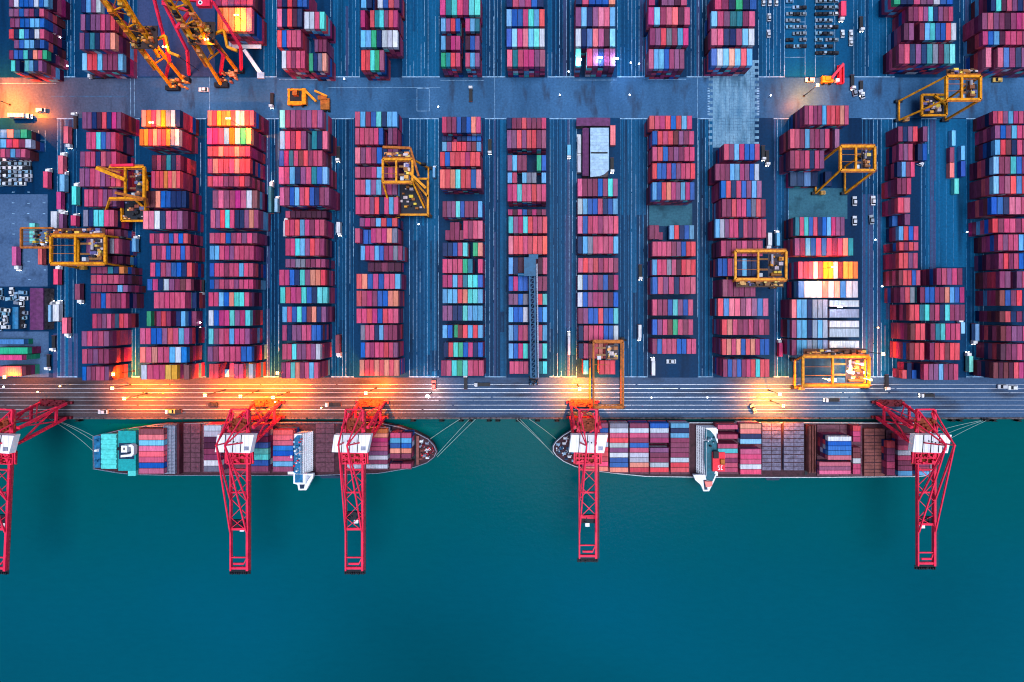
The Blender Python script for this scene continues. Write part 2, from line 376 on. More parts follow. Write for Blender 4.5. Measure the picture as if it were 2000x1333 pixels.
block('''219 252 160 237 5 VVNDRNUV
258 292 168 226 5 PPTBVP
296 326 156 227 5 VPPNPMP
329 365 155 236 5 VVPPVMPR
370 404 164 228 5 PPMPVMV
410 443 162 223 5 CNTTPP
448 463 170 236 4 MOPRM
466 496 168 232 5 VPEPPWP
500 516 172 240 4 HMDHMD
521 535 177 243 5 MMMENO
537 555 177 243 5 PPPPPM
557 571 177 250 5 MMMMMLV
573 603 177 246 5 MMBPMMP
613 642 180 236 5 PMVPrp
647 677 159 213 6 VPMPV
682 711 160 213 6 PMVMM
716 744 160 213 6 BVMPPV''', 'L')
block('''215 248 276 352 6 SOPSYCWN
252 285 272 350 6 OYRSPROCW
303 333 296 353 5 DMDENM
334 368 295 352 6 PRRORSR
373 406 283 364 5 HHSBBNNN
412 448 279 368 5 RPWNPMVD
456 476 292 367 5 PMPMBPBR
480 508 296 371 5 PMPBPPBP
513 541 293 375 4 PBPVBBNR
545 568 287 373 4 BUNWVMHP
571 603 290 372 5 xPPPPPPn
608 638 286 372 4 GgMRMbNLm
641 673 273 370 5 PPBBVRPLV
678 709 273 365 5 RPSPPLWB
713 742 275 370 5 WPPPYYwH''', 'L')  # orange and yellow of the top bays put the lamp's glow into paint
block('''216 246 405 496 6 SRYOYRWWRP
250 282 404 491 6 UUPLOTGO
286 306 405 489 6 RRSRRSRP
310 339 405 489 6 PSRRPSRR
344 365 405 488 6 RPPMMPRM
372 407 415 503 5 MPMMUUWH
410 446 411 505 5 PVRTPNNVSM
455 476 409 503 5 PPRBMPVPM
480 508 409 496 5 LLPUVPPPP
514 541 409 495 5 BPPMPPLPP
546 565 409 495 5 BVPMPVPPP
571 599 407 487 5 PPLBSTTP
606 637 407 489 5 WBUUTVUT
642 673 407 488 5 TVPPLUUV
677 707 405 492 6 VMPPPPBB
711 740 408 495 5 RRlplPPyW''', 'L')  # top bay is coloured as lit by the orange lamp
block('''215 250 546 630 6 TMVMVVPV
256 292 546 640 5 LPMRVXENP
294 325 545 630 5 BUEPHRMPP
326 360 544 640 5 PPLNVPEBL
366 402 546 643 6 PMBLPRBNMM
412 426 557 638 3 PDDDDDDD
429 461 556 634 5 RPRLUMPP
466 500 557 634 5 PPTLVRPM
506 523 557 636 5 VVCCMMPM
527 558 545 636 5 PUBNTVSSR
561 593 547 640 5 TRUUTBNTT
599 630 551 637 5 LPBTBHSNV
635 666 551 627 6 UNVVPPBB
672 703 551 626 6 PPTVVPVW
708 740 549 622 6 MPTSMPLP''', 'L')
block('''218 248 693 776 5 PLMBTNLL
250 283 693 776 5 PPPPPBXVM
288 320 693 778 5 PVPMBNMV
326 348 693 778 5 PMMULMPM
351 381 693 776 5 PPLVLMUV
385 419 694 778 5 PPPVRNPLP
426 443 702 776 5 VUMLRBR
446 475 693 776 5 PbbUPUSC
480 509 704 786 5 LUULBMMCM
513 531 718 784 3 DDMDD
535 565 696 782 5 RSBUBPPL
568 599 696 778 5 RPUMBBSS
603 632 696 778 5 PPRUBRPP
635 665 704 776 5 CPPNLMMM
669 699 704 777 5 BPMPPRPV
703 735 702 779 5 SRRSRSRS''', 'L')  # salmon and coral of the quay-end bay carry orange lamplight as paint
block('''228 260 863 939 5 PMMBNBSP
266 276 863 940 3 NNuNNBBB
277 296 863 940 4 LVRRRMHL
297 325 859 938 5 RBRRRURR
331 368 859 940 6 RRSTRRBP
393 425 864 942 5 MVVTBMMML
431 467 866 943 5 mmmmPMPP
474 501 864 943 5 NNBUTXGS
506 534 864 943 5 PPPPGEXP
537 562 864 943 5 UULPETTB
565 593 864 943 5 LLLRSTTL
597 627 864 943 5 VVNNTLLL
635 661 864 943 5 LBgHRLRL
669 698 866 943 5 NRTGBUNB
704 735 861 945 5 MPTGTPPP''', 'L')
block('''230 252 990 1067 3 NMMRMMMP
254 290 990 1067 5 VVRVRRMM
303 334 991 1067 4 VLMMXXGB
337 358 991 1067 4 LPXLCCXL
360 394 991 1067 6 UPTPPRPP
409 421 992 1067 3 UDUBDUDM
423 456 993 1069 5 TVUTRPPR
461 497 993 1069 5 PRRPRRRR
503 536 993 1069 4 LNDDDDDP
540 569 993 1069 4 BUBBNNMM
574 596 993 1069 4 VVBCNNRT
600 630 993 1069 4 LBBWNNBL
635 666 993 1069 4 LBUPNNPL
671 701 993 1069 4 LBUTNNVT
706 731 995 1069 4 PPPPxxET''', 'L')
block('''349 384 1128 1207 4 PMMMBMTV
388 419 1128 1207 4 WLBBPNBL
422 457 1128 1208 4 PBPPMPPR
462 496 1128 1208 4 NLCPPPPL
504 533 1129 1208 4 PRPRMPPM
537 567 1128 1208 4 WBVUVBDU
571 600 1128 1208 4 WBVUUVDB
602 633 1129 1208 4 MVBBRBBT
636 666 1130 1208 4 NPPPPBBW
671 701 1130 1208 4 NPHRSRHC
704 732 1139 1202 4 TXXRRR''', 'L')
block('''226 253 1268 1352 5 RPURBRLP
256 283 1274 1356 5 BRPRHVMP
287 315 1274 1357 5 PRBMVMPP
319 350 1274 1358 5 RBBPBVPPR
356 391 1274 1357 6 LBRSUVLUB
440 468 1268 1356 2 MMmxLRNBL
472 501 1274 1359 5 PPPPMVBRR
507 538 1274 1359 5 LPPCPDRRR
541 575 1274 1359 5 BPVPNPPP
585 617 1274 1354 5 PMMBTVBP
624 655 1274 1354 5 BVPHGPMP
662 692 1274 1360 4 MBPPPBBPP''', 'L')
block('''281 313 1414 1484 5 PVLUBBP
320 353 1397 1483 5 MMMLLUVBW
353 387 1408 1488 6 BRNPBVLV
389 424 1410 1496 6 MMRPPBCRM
428 465 1397 1497 5 LWVPPNPMMPP
470 501 1408 1490 6 PMPMPMPP
505 540 1402 1478 5 BBPVNLNN
546 580 1411 1476 6 MMMMMM
583 618 1402 1501 5 RBRRMPVBP
624 655 1410 1503 6 RSPMMPMPM
662 694 1410 1503 6 RSPSBRSUBB
702 737 1412 1503 6 MBVBMPRTRR''', 'L')
block('''206 244 1571 1658 6 MPMMLRRRSP
252 290 1543 1640 5 PPMLMMVPXV
294 330 1543 1620 5 MPMPNPVX
335 364 1543 1625 2 NNBNxN
424 461 1553 1650 5 EPTBPNBLUVV
465 500 1552 1667 5 VMLBPBPMPSE
511 545 1559 1676 5 PMPWPYYWHYYO
549 582 1559 1676 5 BWWWSWSBWW
585 622 1546 1617 5 RLLNZZC
625 661 1546 1617 5 MLLNZLZ
664 695 1546 1617 5 MLLZZLZ''', 'L')  # yellow and orange boxes above have amber lamplight painted in
block('''247 277 1754 1812 4 MNVRXV
281 314 1755 1811 4 MVPxNB
316 346 1752 1787 4 NLMP
348 380 1752 1780 5 MMP
386 416 1753 1778 5 RP
418 440 1755 1778 4 bV
442 470 1755 1794 4 LRBP
473 490 1756 1794 5 RMRP
494 525 1755 1793 5 RRVP
528 558 1755 1798 5 HRRBP
524 557 1829 1880 5 MPVPM
561 592 1758 1884 5 MRCXMBBMMSLBU
595 627 1776 1885 6 RRETMPNTMMM
632 665 1778 1876 6 HRRXMETUPP
670 704 1776 1875 6 HRRXMRRHRR
711 743 1775 1872 5 rnbPVVLMMP''', 'L')
block('''217 242 1939 2030 5 PRVLUPBMM
245 271 1943 2030 5 VBVLPPMR
273 303 1943 2030 5 LRHNPMMP
306 340 1940 2030 6 LMMTBMPP
344 379 1940 2030 6 LMMRBRPP
385 419 1936 2030 6 BBNPPPMP
427 455 1938 2030 6 RMPPMPPM
458 490 1949 2030 6 PVPPLLPP
495 526 1950 2030 6 MRMPBVPP
530 563 1952 2030 6 MVXVPPM
567 598 1952 2030 6 HBMRNMM
608 630 1952 2030 6 HRNMNBB
637 667 1954 2030 6 HMVVPPM
672 704 1954 2030 6 DMMPMMH
708 740 1940 2030 6 HDHDRUBBP''', 'L')
# beyond the cross road
block('''-20 14 17 95 5 VWBBBWBL
17 33 17 86 5 VVBVMNP
36 54 19 87 5 MVBBLLB
57 76 17 87 5 RNTBNWP
78 95 27 87 5 VBLLNB
98 116 17 92 5 MBBTNSPG
118 140 21 83 5 TNxTLNV''', 'U')
block('''-10 25 158 197 6 NLVW
28 60 157 225 6 VNVVPMR
64 97 155 225 6 VNENPVS
104 138 160 240 4 LRRLMMML''', 'U')
block('''-30 12 420 494 5 MPVMMP
15 62 424 492 6 OOOYOR''', 'U')  # orange box colours carry the lamp's tint in their paint
block('''-20 14 541 600 5 MNRDBB
17 53 541 590 5 PNRDN
23 57 594 634 6 WWPT
59 93 541 588 5 RBPPP
77 102 614 638 4 VMM
99 134 550 596 5 WPMPP
104 139 603 638 5 GNCS''', 'U')
block('''-20 16 705 780 5 LNxWBRV
20 54 704 777 5 UXREТVRU
59 93 704 777 5 LLGNWWW
98 138 705 750 5 RRTGM'''.replace('Т', 'T'), 'U')
block('''-15 30 859 938 5 PETPMTT
36 62 861 937 5 LVRBxULE
70 98 861 937 5 LDUUxDBV
103 131 861 937 5 GERPxPLV''', 'U')
block('''-20 14 989 1062 5 NPVUBN
18 52 989 1064 5 LBBUTLR
56 92 989 1064 5 BLPPLTW
97 131 990 1065 5 PEPUUVM''', 'U')
block('''-20 9 1124 1202 5 NPBBBS
14 52 1124 1202 5 VLNVPPL
56 91 1124 1202 5 WNBRUDL
95 130 1124 1202 5 TxPVNMV''', 'U')
block('''-20 11 1267 1342 5 UxVVDP
14 49 1266 1348 5 ULMPRDU
55 89 1269 1345 5 MVRCMLU
96 135 1267 1337 5 ULLBMVM''', 'U')
block('''-15 19 1396 1478 5 PMNGNB
22 52 1389 1475 5 LPVEEMP
56 89 1389 1474 5 PPNNMLW
95 129 1389 1470 5 BWLSLRL''', 'U')
block('''-25 9 1746 1862 5 GNNPVVWBB
13 42 1774 1862 5 MMPVTNVMP
45 79 1765 1868 5 DVxMLTBBRW
86 125 1755 1866 5 MPNVNECDET''', 'U')
block('''-20 22 1935 2030 5 NTDPVNMPP
25 58 1918 2030 5 MPVMDMUPBP
61 88 1919 2030 5 UBLDPPPMBP
93 132 1925 2030 5 PnPBMNVPM''', 'U')

ITEMS = []   # every container: dict(c, centre x,y, z0, len x, len y, top, label...)
def add_item(c, x0, y0, x1, y1, z0, axis, top, info=None):
    ITEMS.append(dict(c=c, x0=x0, y0=y0, x1=x1, y1=y1, z0=z0, axis=axis, top=top, info=info))
nU = nL = 0
for yard, bays in BL:
    if yard == 'L': nL += 1; bi = nL
    else: nU += 1; bi = nU
    order = sorted(range(len(bays)), key=lambda i: -bays[i][0])
    rank = {j: i + 1 for i, j in enumerate(order)}
    for b, (y0, y1, x0, x1, t, cols) in enumerate(bays):
        z = t * CH
        X0, Y0 = W(x0, y0, z); X1, Y1 = W(x1, y1, z)
        n = len(cols); st = (X1 - X0) / n
        for i, ch in enumerate(cols):
            if ch in 'xX': continue
            tt = t if ch.isupper() else max(1, t - 2)
            gapx = min(0.26, st * 0.08)
            xa, xb = X0 + st * i + gapx / 2, X0 + st * (i + 1) - gapx / 2
            ya, yb = Y1 + 0.12, Y0 - 0.12
            if ch.islower() and R.random() < 0.6: yb = yb - (yb - ya) * 0.45 if R.random() < .5 else yb
            same = sum(1 for q in cols if q.upper() == ch.upper())
            add_item(ch.upper(), xa, ya, xb, yb, (tt - 1) * CH, 'y', True, ('yard', yard, bi, rank[b], i + 1, n, same))
            for k in range(tt - 1):
                e = i in (0, n - 1)
                pool = 'PPMMMMHHRVUBNDLMP' if e else 'PPMMRVUBNHDTLW'
                add_item(R.choice(pool), xa, ya, xb, yb, k * CH, 'y', False)
# low stacks by the west lot (some lie across)
for (y0, y1, x0, x1, t, cols) in ((253, 270, 0, 53, 3, 'LSEG'), (272, 289, 0, 61, 3, 'LPRMW'), (291, 308, 0, 50, 3, 'PMLVP')):
    z = t * CH; X0, Y0 = W(x0, y0, z); X1, Y1 = W(x1, y1, z); st = (X1 - X0) / len(cols)
    rk = {253: 3, 272: 2, 291: 1}[y0]
    for i, ch in enumerate(cols):
        for k in range(t):
            add_item(ch if k == t - 1 else R.choice('PMBHN'), X0 + st * i + 0.1, Y1 + 0.1, X0 + st * (i + 1) - 0.1, Y0 - 0.1, k * CH, 'y', k == t - 1, ('lot', rk, i + 1))
for i, (y0, y1, x0, x1, t, c) in enumerate(((663, 673, 0, 47, 2, 'B'), (679, 692, 0, 54, 3, 'G'), (694, 704, 0, 43, 4, 'P'), (716, 735, 0, 42, 4, 'P'))):
    z = t * CH; X0, Y0 = W(x0 - 15, y0, z); X1, Y1 = W(x1, y1, z)
    for k in range(t):
        add_item(c if k == t - 1 else R.choice('GMH'), X0, Y1, X1, Y0, k * CH, 'x', k == t - 1, ('across', i))
# white reefers laid across the lit block
for i, (y0, y1) in enumerate(((587, 600), (604, 621), (627, 640), (642, 659), (666, 680), (682, 692))):
    z = 4 * CH; X0, Y0 = W(1620, y0, z); X1, Y1 = W(1678, y1, z)
    for k in range(4):
        add_item(('Z' if i % 2 else 'W') if k == 3 else R.choice('WCLN'), X0, Y1, X1, Y0, k * CH, 'x', k == 3, ('reefer', i))

# ---- containers on the ships: bays run across the deck
ZD = 3.0                                                        # ship deck level
SHIPB = [ # ship, bay number from bow, x0,x1,y0,y1,tiers, colours from the quay side
 (1, 6, 271, 320, 838, 926, 3, 'HRLPRPBU'), (1, 5, 398, 432, 831, 922, 3, 'WWDDMMWC'), (1, 4, 490, 524, 830, 922, 2, 'VVMBTTBM'), (1, 3, 533, 572, 840, 922, 3, 'RRPBBULM'),
 (1, 2, 676, 757, 838, 916, 3, 'OSUPPVWMW'), (1, 1, 762, 782, 846, 916, 3, 'PLBSMXP'), (1, 1, 784, 803, 846, 916, 3, 'PLBSMXP'),
 (2, 1, 1137, 1188, 827, 921, 3, 'MBRRWRRRRS'), (2, 2, 1191, 1227, 827, 923, 3, 'CWPRWVWBBS'), (2, 3, 1230, 1267, 827, 923, 3, 'MWPMBPWWSR'), (2, 4, 1270, 1306, 827, 923, 3, 'BWVUXVMMWR'),
 (2, 5, 1310, 1346, 827, 923, 3, 'LNLMMMMWRR'), (2, 6, 1402, 1441, 830, 923, 3, 'PXPXPTPMPP'), (2, 7, 1446, 1487, 828, 927, 3, 'SSNLXPPPWP'),
 (2, 8, 1617, 1663, 853, 899, 4, 'WBBBP'), (2, 8, 1600, 1662, 903, 927, 2, 'PMP'), (2, 8, 1666, 1681, 832, 927, 2, 'RPPXHHWPP'),
 (2, 9, 1732, 1748, 862, 929, 2, 'RMMPM'), (2, 10, 1754, 1782, 850, 930, 2, 'PMPWPMML'), (2, 11, 1790, 1815, 880, 929, 2, 'MPMMPL')]
for ship, bay, x0, x1, y0, y1, t, cols in SHIPB:
    zt = ZD + 1.2 + t * CH
    X0, Y0 = W(x0, y0, zt); X1, Y1 = W(x1, y1, zt); n = len(cols); st = (Y0 - Y1) / n
    for i, ch in enumerate(cols):
        if ch == 'X': continue
        for k in range(t):
            same = sum(1 for q in cols if q == ch)
            part = {762: 'aft', 784: 'fore', 1617: 'high', 1600: 'low outboard', 1666: 'narrow'}.get(x0, '')
            add_item(ch if k == t - 1 else R.choice('PPMMRVUBNHW'), X0, Y0 - st * (i + 1) + 0.09, X1, Y0 - st * i - 0.09, ZD + 1.2 + k * CH, 'x', k == t - 1, ('ship', ship, bay, i + 1, n, same, part))

# ---- boxes riding on trailers or standing alone in the alleys: (x0,y0,x1,y1,colour,place,rides)
SOLO = [(124, 247, 133, 280, 'P', 'under the small trucks at the top of the west alley', 1), (113, 304, 123, 340, 'P', 'alone in the west alley above a light blue one', 1),
 (116, 341, 126, 374, 'L', 'in the west alley between a rose and a magenta one', 1), (110, 375, 119, 409, 'U', 'in the west alley just right of the paved plaza', 1),
 (140, 364, 149, 400, 'T', 'beside the first stack block in the west alley', 1), (84, 335, 93, 367, 'P', 'on the edge of the paved plaza', 1),
 (99, 413, 111, 446, 'W', 'above the west yellow crane', 1), (115, 418, 123, 446, 'V', 'beside the white one above the west yellow crane', 1),
 (138, 421, 148, 441, 'P', 'close above the west yellow crane', 1), (23, 482, 32, 519, 'U', 'with white lettering on the paved plaza', 1),
 (74, 481, 82, 517, 'R', 'tucked against the west yellow crane', 1), (104, 526, 113, 556, 'R', 'just below the west yellow crane', 1),
 (146, 555, 156, 586, 'M', 'in the dark gap left of the first stack block', 1), (88, 596, 99, 629, 'L', 'right of the purple-roofed shed', 1),
 (103, 595, 115, 628, 'W', 'right of the light blue one by the purple-roofed shed', 1), (121, 621, 131, 652, 'R', 'in the alley beside the purple-roofed shed', 1),
 (524, 364, 530, 415, 'E', 'long and narrow in the alley between third and fourth blocks', 1), (536, 388, 542, 414, 'L', 'beside the long teal one in the alley', 1),
 (657, 434, 664, 455, 'W', 'on a truck in the wide alley right of the fourth block', 1), (257, 466, 265, 492, 'L', 'in the alley between first and second blocks', 1),
 (845, 327, 850, 347, 'L', 'on a truck left of the tall sixth block', 1), (1108, 283, 1115, 303, 'L', 'on a truck left of the pale workshop', 1),
 (1192, 245, 1202, 284, 'R', 'standing right of the pale workshop', 0), (1128, 268, 1135, 300, 'W', 'spotted, left of the pale workshop', 1), (1128, 304, 1135, 337, 'W', 'spotted, lower one left of the pale workshop', 1),
 (1859, 255, 1867, 285, 'L', 'topmost of the loose boxes in the east alley', 0), (1855, 288, 1864, 317, 'M', 'between light blue and red boxes in the east alley', 0),
 (1855, 318, 1864, 347, 'R', 'below the mauve box in the east alley', 0), (1877, 285, 1885, 313, 'L', 'speckled, right of the mauve box in the east alley', 0),
 (1877, 315, 1886, 345, 'B', 'right of the red box in the east alley', 0), (1864, 349, 1873, 379, 'T', 'lowest of the loose boxes in the east alley', 0),
 (1905, 633, 1913, 666, 'L', 'on a truck right of the low end of the twelfth block', 1), (1893, 696, 1901, 727, 'T', 'near the quay between the last two blocks', 1),
 (1877, 630, 1885, 652, 'L', 'against the east side of the twelfth block', 1), (1247, 635, 1253, 660, 'W', 'on a truck in the alley left of the ninth block', 1),
 (1109, 657, 1114, 694, 'W', 'long, in the alley left of the eighth block', 1), (1273, 706, 1280, 734, 'W', 'at the quay end of the ninth block', 1),
 (1500, 455, 1508, 480, 'W', 'left one of two above the dark yellow crane', 1), (1517, 455, 1524, 480, 'L', 'right one of two above the dark yellow crane', 1),
 (1522, 670, 1529, 697, 'U', 'in the green-dark alley left of the lit block', 1), (1643, 2, 1653, 31, 'R', 'alone in the vehicle lot beyond the road', 1),
 (553, 432, 560, 462, 'W', 'wedged left of the fourth block', 1), (14, 221, 46, 229, 'W', 'on a truck in orange light by the west edge', 1),
 (655, 655, 663, 690, 'H', 'in the alley right of the fourth block near the quay', 1)]
TRAILERS = []
for x0, y0, x1, y1, c, place, ride in SOLO:
    z0 = 1.35 if ride else 0.02
    X0, Y0 = W(x0, y0, z0 + CH); X1, Y1 = W(x1, y1, z0 + CH)
    ax = 'x' if (x1 - x0) > (y1 - y0) else 'y'
    add_item(c, X0, Y1, X1, Y0, z0, ax, True, ('solo', place))
    if ride: TRAILERS.append((X0, Y1, X1, Y0, ax, PAL[c][1] + ' box ' + place))
# the box hanging under the west yellow crane
X0, Y0 = W(57, 436, 19.5); X1, Y1 = W(68, 475, 19.5)
add_item('T', X0, Y1, X1, Y0, 16.6, 'y', True, ('solo', 'hanging from the arm of the west yellow crane'))

def box_detail(m, x0, y0, z0, x1, y1, z1, c, axis, fine=True):
    """steel box: recessed corrugated roof between raised rails, corner castings, door bars"""
    if not fine:
        m.box(x0, y0, z0 + 0.03, x1, y1, z1 - 0.05, c); return
    e = 0.12; dk = tuple(v * 0.62 for v in c); lt = tuple(min(1, v * 1.04 + 0.004) for v in c)
    m.box(x0 + 0.05, y0 + 0.05, z0 + 0.03, x1 - 0.05, y1 - 0.05, z1 - 0.10, c)
    if axis == 'y':
        m.box(x0, y0 + e, z1 - 0.2, x0 + e, y1 - e, z1, dk); m.box(x1 - e, y0 + e, z1 - 0.2, x1, y1 - e, z1, dk)
        m.box(x0, y0, z1 - 0.2, x1, y0 + e, z1, dk); m.box(x0, y1 - e, z1 - 0.2, x1, y1, z1, dk)
        n = max(3, int((y1 - y0) / 0.8)); st = (y1 - y0 - 2 * e) / n
        for i in range(n):
            y = y0 + e + st * (i + 0.22); m.box(x0 + e + 0.05, y, z1 - 0.12, x1 - e - 0.05, y + st * 0.5, z1 - 0.055, lt)
    else:
        m.box(x0 + e, y0, z1 - 0.2, x1 - e, y0 + e, z1, dk); m.box(x0 + e, y1 - e, z1 - 0.2, x1 - e, y1, z1, dk)
        m.box(x0, y0, z1 - 0.2, x0 + e, y1, z1, dk); m.box(x1 - e, y0, z1 - 0.2, x1, y1, z1, dk)
        n = max(3, int((x1 - x0) / 0.8)); st = (x1 - x0 - 2 * e) / n
        for i in range(n):
            x = x0 + e + st * (i + 0.22); m.box(x, y0 + e + 0.05, z1 - 0.12, x + st * 0.5, y1 - e - 0.05, z1 - 0.055, lt)
    for x in (x0, x1 - 0.22):
        for y in (y0, y1 - 0.22): m.box(x - 0.01, y - 0.01, z0 + 0.02, x + 0.23, y + 0.23, z1 + 0.012, dk)

# the 300 that show largest stand as things of their own; the rest of the stacks is one mass
def shown(it):
    z = it['z0'] + CH; s = H / (H - z) / K
    px0, px1 = NX + it['x0'] * s, NX + it['x1'] * s; py0, py1 = NY - it['y1'] * s, NY - it['y0'] * s
    px0, px1 = max(0, px0), min(2000, px1); py0, py1 = max(0, py0), min(1333, py1)
    if px1 <= px0 or py1 <= py0: return 0
    a = (px1 - px0) * (py1 - py0)
    if it['info'] and it['info'][0] == 'yard' and it['info'][4] in (1, it['info'][5]): a *= 1.15
    for rx0, ry0, rx1, ry1 in ((1110, 838, 1175, 900), (415, 840, 505, 925), (650, 838, 730, 925), (1755, 850, 1870, 925), (745, 285, 835, 420), (205, 325, 285, 400), (85, 455, 210, 520), (1435, 485, 1535, 560), (1585, 280, 1712, 385), (1160, 665, 1220, 740), (1560, 690, 1700, 760), (200, 0, 430, 150)):
        if rx0 < (px0 + px1) / 2 < rx1 and ry0 < (py0 + py1) / 2 < ry1: a *= 0.45
    return a
cand = [it for it in ITEMS if it['top'] and it['info']]
for it in cand: it['a'] = shown(it)
solo = [it for it in cand if it['info'][0] == 'solo']
rest = sorted([it for it in cand if it['info'][0] != 'solo'], key=lambda i: -i['a'])
chosen = solo + rest[:300 - len(solo)]
for it in chosen: it['own'] = True
def label_of(it):
    c = PAL[it['c']][1]; k = it['info']  # colour word names the paint, lamp tint of lit bays included
    if k[0] == 'yard':
        _, yard, bi, bay, slot, n, same = k
        where = f'{ORD[bay]} bay from the quay, {ORD[bi]} stack block from left' if yard == 'L' else f'{ORD[bay]} bay beyond the road, {ORD[bi]} upper block from left'
        if same == 1: return f'only {c} container in the {where}'
        return f'{c} container {ORD[slot]} from left, {where}'
    if k[0] == 'ship':
        _, ship, bay, row, n, same, part = k
        nm = 'the western ship' if ship == 1 else 'the eastern ship'
        hb = f'{part} ' if part else ''
        return f'{c} container, {ORD[row]} row from quay, {hb}bay {bay} from bow, {nm}'
    if k[0] == 'lot': return f'{c} container {ORD[k[2]]} from the frame edge, {ORD[k[1]]} row above the white car lot'
    if k[0] == 'across': return f'{c} container lying crosswise by the west frame edge, {ORD[4 - k[1]]} from the quay'
    if k[0] == 'reefer': return f'{c} container laid crosswise in the floodlit block, {ORD[6 - k[1]]} up from the quay'
    return f'{c} container {k[1]}'
UNIT = {}
def unit(c, axis):
    if (c, axis) not in UNIT:
        m = MB(); L, Wd = 10.6, 3.1
        x, y = (Wd / 2, L / 2) if axis == 'y' else (L / 2, Wd / 2)
        box_detail(m, -x, -y, 0, x, y, CH, PAL[c][0], axis); UNIT[(c, axis)] = m.data('shipping_container', M['paint'])
    return UNIT[(c, axis)]
proto = None
for it in chosen:
    me = unit(it['c'], it['axis'])
    if proto is None: proto = bpy.data.objects.new('shipping_container', me); o = proto
    else: o = proto.copy(); o.data = me
    COL.objects.link(o)
    L, Wd = 10.6, 3.1
    sx, sy = ((it['x1'] - it['x0']) / Wd, (it['y1'] - it['y0']) / L) if it['axis'] == 'y' else ((it['x1'] - it['x0']) / L, (it['y1'] - it['y0']) / Wd)
    o.scale = (sx, sy, 1); o.location = ((it['x0'] + it['x1']) / 2, (it['y0'] + it['y1']) / 2, it['z0'])
    grp = {'ship': 'containers stowed on the ships', 'solo': 'single containers in the alleys'}.get(it['info'][0], 'containers stacked in the yard')
    tag(o, label_of(it), 'container', grp)
mass = MB()
for it in ITEMS:
    if it.get('own'): continue
    j = R.uniform(0.78, 1.18); gm = sum(PAL[it['c']][0]) / 3; fd = R.uniform(0, .16); c = tuple(min(1, (v * (1 - fd) + gm * fd) * j * R.uniform(.93, 1.07)) for v in PAL[it['c']][0])
    box_detail(mass, it['x0'], it['y0'], it['z0'], it['x1'], it['y1'], it['z0'] + CH, c, it['axis'], fine=it['top'])
tag(mass.build('stacked_containers', M['paint']), 'dense rows of stacked containers filling the yard and the lower ship tiers', 'containers', kind='stuff')

# ---------------------------------------------------------------- vehicles
def make_truck():
    r = empty('container_truck')
    c = MB(); w = (0.78, 0.79, 0.86)
    c.box(-1.3, 5.7, 0.8, 1.3, 7.9, 2.9, w); c.box(-1.15, 7.9, 0.8, 1.15, 8.5, 1.9, w); c.box(-1.2, 7.91, 2.0, 1.2, 7.98, 2.7, (0.02, 0.03, 0.05)); c.box(-1.1, 5.9, 2.9, 1.1, 7.2, 3.15, w)
    c.build('cab', M['paint'], r)
    t = MB(); d = (0.02, 0.022, 0.03)
    t.box(-1.2, -6.0, 1.0, 1.2, 5.5, 1.3, d); t.box(-0.5, -6.0, 0.6, 0.5, 8.0, 0.98, d); t.box(-1.35, -6.1, 0.9, 1.35, -5.8, 1.25, (0.3, 0.03, 0.03))
    t.build('trailer', M['paint'], r)
    wm = MB(); wm.cyl((-0.18, 0, 0), (0.18, 0, 0), 0.5, 12); wd = wm.data('wheel', M['rubber'])
    for x in (-1.05, 1.05):
        for y in (-4.8, -3.5, 5.2, 7.2):
            o = bpy.data.objects.new('wheel', wd); COL.objects.link(o); o.parent = r; o.location = (x, y, 0.5)
    hm = MB(); hm.box(-.28, 0, 0, .28, .12, .3); hd = hm.data('headlight', M['headlamp'])
    for x in (-.85, .85): o = bpy.data.objects.new('headlight', hd); COL.objects.link(o); o.parent = r; o.location = (x, 8.5, 1.0)
    return r
truck0 = make_truck(); first = [True]
TK = [c for c in bpy.data.objects if c.parent == truck0]
def put(proto, kids, flag, loc, rz, label, cat, group, sc=(1, 1, 1)):
    if flag[0]: o = proto; flag[0] = False
    else:
        o = proto.copy(); COL.objects.link(o)
        for k in kids:
            q = k.copy(); COL.objects.link(q); q.parent = o
    o.location = loc; o.rotation_euler = (0, 0, rz); o.scale = sc
    tag(o, label, cat, group); return o
for i, (x0, y0, x1, y1, ax, lb) in enumerate(TRAILERS):
    up = 0 if i % 3 else PI
    L = (y1 - y0) if ax == 'y' else (x1 - x0); wd = (x1 - x0) if ax == 'y' else (y1 - y0)
    rz = up if ax == 'y' else -PI / 2
    put(truck0, TK, first, ((x0 + x1) / 2, (y0 + y1) / 2, 0.02), rz, 'truck with white cab carrying the ' + ' '.join(lb.split()[:10]), 'truck', 'trucks carrying containers', (min(1.1, wd / 2.5), L / 11.6, 1))
EMPTYT = [(957, 286, PI, 'alley right of the sixth block'), (1195, 322, PI, 'alley right of the pale workshop'), (1489, 298, PI, 'alley just right of the tenth block top'), (1497, 308, PI, 'beside another above the tenth block'),
 (1250, 530, PI, 'alley left of the ninth block, dark trailer'), (1680, 47, PI, 'vehicle lot beyond the road, by the tall lines'), (398, 560, PI, 'alley between second and third blocks'), (662, 300, PI, 'alley right of the fourth block, high up'),
 (98, 705, PI, 'at the west end beside the quay road'), (108, 668, PI, 'below the red box near the purple shed'), (150, 240, 0, 'top of the first block'), (533, 196, PI, 'on the cross road left of the reach stacker'),
 (920, 188, 0, 'on the cross road below the sixth upper block'), (1663, 160, PI, 'on the cross road by the red forklift'), (1680, 172, PI, 'on the cross road lower right of the red forklift'),
 (910, 748, 0, 'on the quay road below the sixth block'), (1730, 744, PI, 'on the quay road right of the bright crane'), (945, 751, PI / 2, 'on the quay road facing the gap between ships'), (1810, 772, PI / 2, 'dark against the quay road behind the eastern crane'),
 (195, 152, PI / 2, 'beneath the second upper block'), (655, 790, PI / 2, 'on the quay road left of the third red crane'), (345, 803, PI / 2, 'by the quay edge above the maroon hatch'), (1625, 781, PI / 2, 'on the quay road below the bright crane')]
